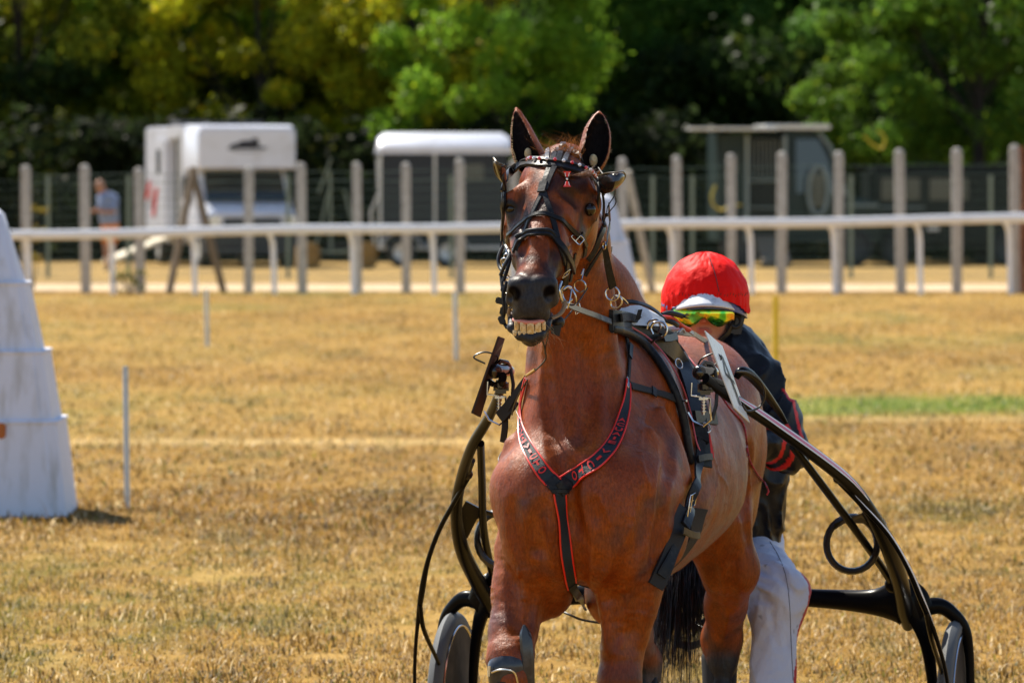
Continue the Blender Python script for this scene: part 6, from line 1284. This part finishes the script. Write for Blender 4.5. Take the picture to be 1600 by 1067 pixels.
def band(y0, tilt, a0, a1, w0, w1, name, m, parent, off=.003, th=.012, n=36, round_=None):
    P_, N_ = around(y0, tilt, R(a0), R(a1), n, off); mb = MB()
    if round_: mb.tube([p + q * round_ for p, q in zip(P_, N_)], round_, 10)
    else: mb.ribbon(P_, N_, [w0 + (w1 - w0) * k / (n - 1) for k in range(n)], th)
    return mb.build(name, m, parent)

PNK = mat('pink_piping', (.62, .12, .16), .4); REDP = mat('red_panel', (.62, .03, .02), .5)
def laid(name, pts, w_, m, th, off, parent=sd_root, n=5, stitch=False): return strap(pts, w_, name, parent, m=m, th=th, off=off, n=n, stitch=stitch, face=(.45, -.85, .12))
# padded front roll with pink piping, broad back band, D-rings, tapering point and girth strap
P_, N_ = lay([(952, 512), (985, 528), (1012, 550), (1032, 578), (1050, 615), (1062, 655), (1070, 695), (1077, 724)], 6, .006); mb = MB(); mb.tube([p + q * .006 for p, q in zip(P_, N_)], [.013] * (len(P_) - 3) + [.013, .011, .006], 12, flat=.8); mb.build('pad_roll', LEA, sd_root)
P_, N_ = lay([(968, 512), (998, 527), (1024, 549), (1044, 577), (1061, 613), (1073, 654), (1080, 690), (1086, 706)], 6, .008); mb = MB(); mb.tube([p + q * .008 for p, q in zip(P_, N_)], .0026, 6); mb.build('pad_piping', PNK, sd_root)
laid('back_band', [(950, 500), (980, 506), (1010, 520), (1042, 546), (1064, 580), (1078, 618), (1086, 655), (1090, 690)], 34, LEA, .014, .004, stitch=True)
laid('back_band_overlay', [(960, 496), (990, 503), (1020, 520), (1050, 546), (1072, 582), (1086, 620), (1092, 650)], 14, WEB, .006, .020)
laid('band_keeper', [(1024, 540), (1042, 528)], 13, LEA, .005, .026); laid('band_keeper', [(1074, 655), (1108, 658)], 22, LEA, .010, .018)
laid('flap', [(1090, 655), (1094, 690), (1098, 730)], [20, 20, 22, 24, 25, 26, 26, 26, 26, 26, 26], NVY, .008, .006); laid('red_panel', [(1101, 680), (1103, 700), (1104, 716)], [2, 3, 4, 5, 6, 7, 8, 9, 10, 10, 10], REDP, .001, .0155)
laid('girth_strap', [(1088, 690), (1084, 725), (1076, 760), (1068, 790), (1056, 830), (1042, 868), (1028, 900)], 19, LEA, .005, .014, stitch=True)
laid('girth', [(1062, 792), (1052, 835), (1038, 880), (1022, 915)], 30, WEB, .010, .003)
laid('girth_end', [(1068, 792), (1064, 808), (1058, 822)], 19, LEA, .010, .018); laid('strap_keeper', [(1050, 826), (1074, 834)], 12, LEA, .005, .030); laid('strap_keeper', [(1078, 716), (1100, 716)], 12, LEA, .005, .022)
buckle(1070, 778, 22, 26, 1.2, sd_root, lift=.024); buckle(1062, 790, 40, 14, 1.75, sd_root, lift=.030)
mb = MB()
for x, y, a_ in ((1048, 574, .8), (1091, 673, 1.2)):
    p, g_ = hs.hit(x, y); ring(mb, p + g_ * .026, (math.cos(a_), -.6, .3), 8.5 * PXM, .0022, 18)
mb.build('d_ring', STEEL, sd_root)
band(.50, .10, -110, 0, .05, .05, 'back_band', LEA, sd_root, .004, .014); band(.42, .10, -110, 0, .02, .02, 'pad_roll', LEA, sd_root, .002, .02, round_=.013)
band(.50, .02, 118, 250, .075, .075, 'girth', WEB, sd_root, .003, .008)
# saddle tree on the back with terrets and check hook
mb = MB(); c0 = 0
mb.loft([[P(x, y, d_) for x, y, d_ in ((964, 490, 16.70), (974, 477, 16.74), (1000, 478, 16.78), (1036, 496, 16.80), (1042, 510, 16.78), (990, 508, 16.70))], [P(x, y, d_ + .01) for x, y, d_ in ((964, 489, 16.70), (974, 476, 16.74), (1000, 477, 16.78), (1036, 495, 16.80), (1042, 509, 16.78), (990, 507, 16.70))]], smooth=False)
o = mb.build('white_number_pad', PL, sd_root); bv = o.modifiers.new('b', 'BEVEL'); bv.width = .003; bv.segments = 2
mb = MB(); mb.ribbon(ppath([(978, 472, 16.68), (992, 473, 16.68), (1012, 479, 16.70), (1030, 491, 16.72), (1040, 500, 16.74)], 5), [V(0, -.6, 1)] * 21, .020, .004); mb.loft([[P(x, y, 16.66 + q) for x, y in ((997, 484), (1004, 483), (1000, 499), (992, 501))] for q in (0, .02)], smooth=False); mb.build('check_strap_end', LEA, sd_root)
mb = MB()
for pts in ([(1020, 522, 16.72), (1017, 512, 16.72), (1023, 504, 16.72), (1036, 504, 16.72), (1042, 514, 16.72), (1037, 525, 16.72), (1024, 530, 16.74), (1018, 536, 16.76)], [(1010, 514, 16.74), (1014, 503, 16.74), (1026, 500, 16.74), (1032, 510, 16.74), (1028, 520, 16.76)]): mb.tube(ppath(pts, 6), .0038, 8)
mb.tube(ppath([(972, 488, 16.7), (980, 494, 16.75), (984, 502, 16.8)], 5), .004, 8); mb.build('terret', STEEL, sd_root)
mb = MB(); mb.tube(ppath([(962, 486, 16.62), (966, 492, 16.66), (962, 500, 16.68)], 4), .005, 6); mb.build('brass_chain', mat('brass', (.55, .36, .14), .3, metal=1), sd_root)
# far side: straps from the coupling to the saddle behind the neck
mb = MB()
pp = ppath([(792, 640, 16.82), (802, 622, 16.80), (814, 604, 16.78), (826, 588, 16.76)], 5); mb.ribbon(pp, [V(-.5, -1, .2)] * len(pp), 12 * PXM, .005); mb.ribbon(ppath([(782, 652, 16.84), (796, 636, 16.82), (804, 624, 16.81)], 4), [V(-.4, -1, .2)] * 9, 22 * PXM, .008); mb.ribbon(ppath([(789, 650, 16.84), (789, 668, 16.84), (786, 690, 16.86)], 4), [V(-.2, -1, 0)] * 9, 11 * PXM, .005); mb.build('back_strap', WEB, sd_root)
mb = MB(); mb.tube(ppath([(780, 724, 16.60), (779, 716, 16.62), (784, 706, 16.66)], 4), .0018, 5); mb.tube(ppath([(781, 725, 16.58), (800, 724, 16.44), (824, 728, 16.36)], 5), .0018, 5); mb.tube(ppath([(808, 628, 16.5), (806, 640, 16.5), (813, 655, 16.45), (824, 668, 16.42), (838, 690, 16.38), (843, 705, 16.37), (842, 714, 16.37)], 5), .0014, 5); mb.tube(ppath([(824, 594, 16.44), (812, 614, 16.52), (804, 632, 16.6), (800, 648, 16.68)], 5), .0025, 5); mb.build('cord', WIR, sd_root)
# red pull cord over the flank
pp = []
for q in crv([(1022, 526), (1048, 537), (1066, 550), (1090, 578), (1120, 612), (1138, 638), (1158, 660), (1164, 684), (1168, 712), (1180, 738), (1192, 752)], 5): h_, g_ = hs.hit(q[0], q[1]); pp.append(h_ + g_ * .004)
pp += [P(1198, 760, 17.4), P(1201, 768, 17.4), P(1198, 773, 17.4)]
mb = MB(); mb.tube(pp, .0028, 7); tag(mb.build('pull_cord', mat('red_cord', (.50, .03, .05), .6, noise=(150, (.2, .02, .03), 2, .45, .6))), 'thin dark red cord running from the saddle across the flank to a small hook', 'cord')
# reins
mb = MB(); st = PLT = mb
pp = ppath([(884, 474, 15.88), (890, 478, 15.95), (902, 483, 16.05), (930, 493, 16.3), (965, 506, 16.6), (1000, 512, 16.85), (1040, 517, 17.1), (1072, 521, 17.3), (1090, 526, 17.5), (1120, 560, 17.75), (1150, 690, 17.93)], 6)
pp = [p if p.x > P(1080, 500, 17.4).x else (lambda t_: P(800 + p.x * F / p.y, HY + (H - p.z) * F / p.y, t_))(min(p.y, hs.hit(800 + p.x * F / p.y, HY + (H - p.z) * F / p.y)[0].y - .016)) for p in pp]; nn = [V(1, -.3, .1)] * len(pp); mb.ribbon(pp, nn, [10 * PXM] * len(pp), .004); rn = mb.build('reins', REIN); tag(rn, 'flat grey rein from the bit past the neck and over the back to the driver', 'reins')
mb = MB(); mb.loft([[p + V(0, -.0045, .0018) for p in (P(883, 470, 15.88), P(899, 477, 16.02), P(898, 486, 16.02), P(882, 478, 15.88))], [P(883, 470, 15.885), P(899, 477, 16.025), P(898, 486, 16.025), P(882, 478, 15.885)]], smooth=False); mb.build('rein_end', mat('pale_leather', (.36, .30, .24), .45), rn)
mb = MB(); mb.tube([P(x, y, 16.09) for x, y in ((897, 478), (905, 474), (908, 487), (900, 491))], .002, 6, closed=True); mb.build('rein_buckle', STEEL, rn)
mb = MB(); mb.ribbon(ppath([(1040, 514, 17.08), (1056, 513, 17.15), (1070, 514, 17.2), (1082, 521, 17.3)], 4), [V(1, -.5, .3)] * 13, 8 * PXM, .004); mb.tube(ppath([(1060, 520, 17.0), (1066, 514, 17.05), (1070, 519, 17.1)], 4), .004, 6); mb.build('rein_splice', mat('rein_pale', (.30, .32, .35), .4), rn)
mb = MB(); mb.tube(ppath([(1002, 508, 16.85), (1012, 499, 16.86), (1032, 495, 16.9), (1050, 498, 16.98), (1062, 508, 17.05), (1076, 516, 17.2)], 5), [(.006, .010)] * 26, 8, up=(0, 0, 1)); hl = tag(mb.build('hand_loop', REDP), 'red padded hand loop lying on the back of the horse with a black rope end', 'hand loop')
mb = MB(); mb.tube(ppath([(1034, 492, 16.95), (1046, 489, 16.97), (1060, 492, 17.0), (1066, 494, 17.02)], 5), .008, 8); mb.tube(ppath([(1040, 500, 16.95), (1052, 504, 16.97), (1058, 508, 17.0)], 5), .008, 8)
for k in range(26): a = rr_.uniform(0, 6.3); mb.tube([P(1064, 494, 17.02), P(1064, 494, 17.02) + V(.02 + rr_.uniform(-.006, .008), 0, 0) + V(0, math.sin(a) * .008, math.cos(a) * .009)], .0007, 3)
mb.build('rope_end', BLKR, hl)
mb = MB(); o_, P_, N_ = None, None, None
mb.tube(ppath([(868, 950, 18.15), (890, 960, 18.1), (910, 968, 18.1), (940, 973, 18.1)], 5), .004, 6); mb.build('cable', WIR, sulky)
for a, b in (((1060, 958, 18.2), (1108, 985, 18.1)), ((1055, 1005, 18.2), (1105, 1000, 18.1)), ((1060, 972, 18.1), (1108, 968, 18.1))): mb = MB(); mb.tube(ppath([a, ((a[0] + b[0]) / 2, (a[1] + b[1]) / 2 + 6, 18.15), b], 5), .012, 8, flat=.5); mb.build('seat_strut', CARB2, sulky)
mb = MB(); mb.poly([P(898, 238, 16.34), P(912, 218, 16.36), P(923, 206, 16.38), P(922, 232, 16.36), P(912, 242, 16.34)], V(0, .006, 0)); mb.build('backlit_ear_patch', mat('backlit_ear_yellow', (.75, .42, .01), .5), br)  # added yellow patch standing in for the backlit ear rim
# --- leg boots
BOOT = mat('boot_shell', (.020, .024, .032), .30, coat=.3, noise=(40, (.05, .055, .065), 4, .45, .7)); BOOTM = mat('boot_matt', (.010, .010, .012), .7)
def boot(prs, cuts, name, label, bounds, m=BOOT, grp='protective boots on the legs of the horse'):
    b = Sdf()
    for a, c_, ra, rb in prs: b.cap(a, c_, ra, rb, .02)
    for a, c_, ra, rb in cuts: b.cap(a, c_, ra, rb, .006, op=-1)
    (x0, x1), (y0, y1), (z0, z1) = bounds; v_, f_ = b.mesh(axis((x0, x1, .004)), axis((y0, y1, .005)), axis((z0, z1, .004))); o = pydata(name, v_, f_, m, None, True); return tag(o, label, 'horse boot', grp)
kb = boot([(P(797, 1040, 16.325), P(800, 1085, 16.33), .061, .060), (P(775, 1045, 16.30), P(778, 1062, 16.31), .022, .022)], [(P(793, 1068, 16.24), P(797, 1120, 16.24), .036, .042)], 'knee_boot', 'dark leather knee boot with tall pointed tab on the raised foreleg', ((-.10, .12), (16.2, 16.45), (.28, .56)))
mb = MB(); rg = []
for t in np.linspace(0, 1, 12):
    y = 976 + t * 92; hw = (9.5 * math.sin(min(1, t * 4 + .12) * math.pi / 2) + 2 * t) * PXM; c_ = P(819 + 5 * t + 2 * math.sin(t * 3), y, 16.285 - .01 * math.sin(t * 3)); rg.append([c_ + V(a * hw, b * .007 + abs(a) * .010, 0) for a, b in ((-1, -.6), (-.6, -1), (.6, -1), (1, -.6), (1, .6), (.6, 1), (-.6, 1), (-1, .6))])
mb.loft(rg); mb.build('knee_boot_tab', BOOT, kb)
mb = MB(); mb.tube([P(796, 1058, 16.318), P(798, 1100, 16.33)], [.054, .050], 20); mb.build('boot_hollow_shade', BOOTM, kb)  # matt black filler, the shade in the boot's hollow put in as colour
mb = MB(); mb.tube([P(765, 1040, 16.27), P(764, 1056, 16.27)], .005, 6); mb.tube(ppath([(768, 1050, 16.265), (780, 1046, 16.25), (795, 1046, 16.245), (805, 1052, 16.25), (810, 1070, 16.26)], 5), .003, 6); mb.build('boot_buckle', STEEL, kb)
boot([(P(968, 1150, 16.42), P(968, 1225, 16.42), .040, .040)], [], 'shin_boot', 'dark shin boot on the straight foreleg at the lower edge', ((.2, .42), (16.3, 16.55), (-.1, .36)), BOOTM)
hk = boot([(P(1124, 1030, 17.88), P(1125, 1180, 17.83), .056, .046)], [(P(1132, 1015, 17.80), P(1136, 1200, 17.74), .045, .04)], 'hind_boot', 'tall dark brushing boot on the hind leg beside the tail', ((.54, .76), (17.65, 18.05), (.0, .46)), BOOTM)
boot([(P(1004, 1045, 17.45), P(1000, 1200, 17.24), .050, .044)], [(P(1012, 1040, 17.38), P(1010, 1200, 17.16), .042, .038)], 'hind_boot', 'dark brushing boot on the hind leg mostly hidden behind the straight foreleg', ((.3, .5), (17.0, 17.6), (.0, .42)), BOOTM)
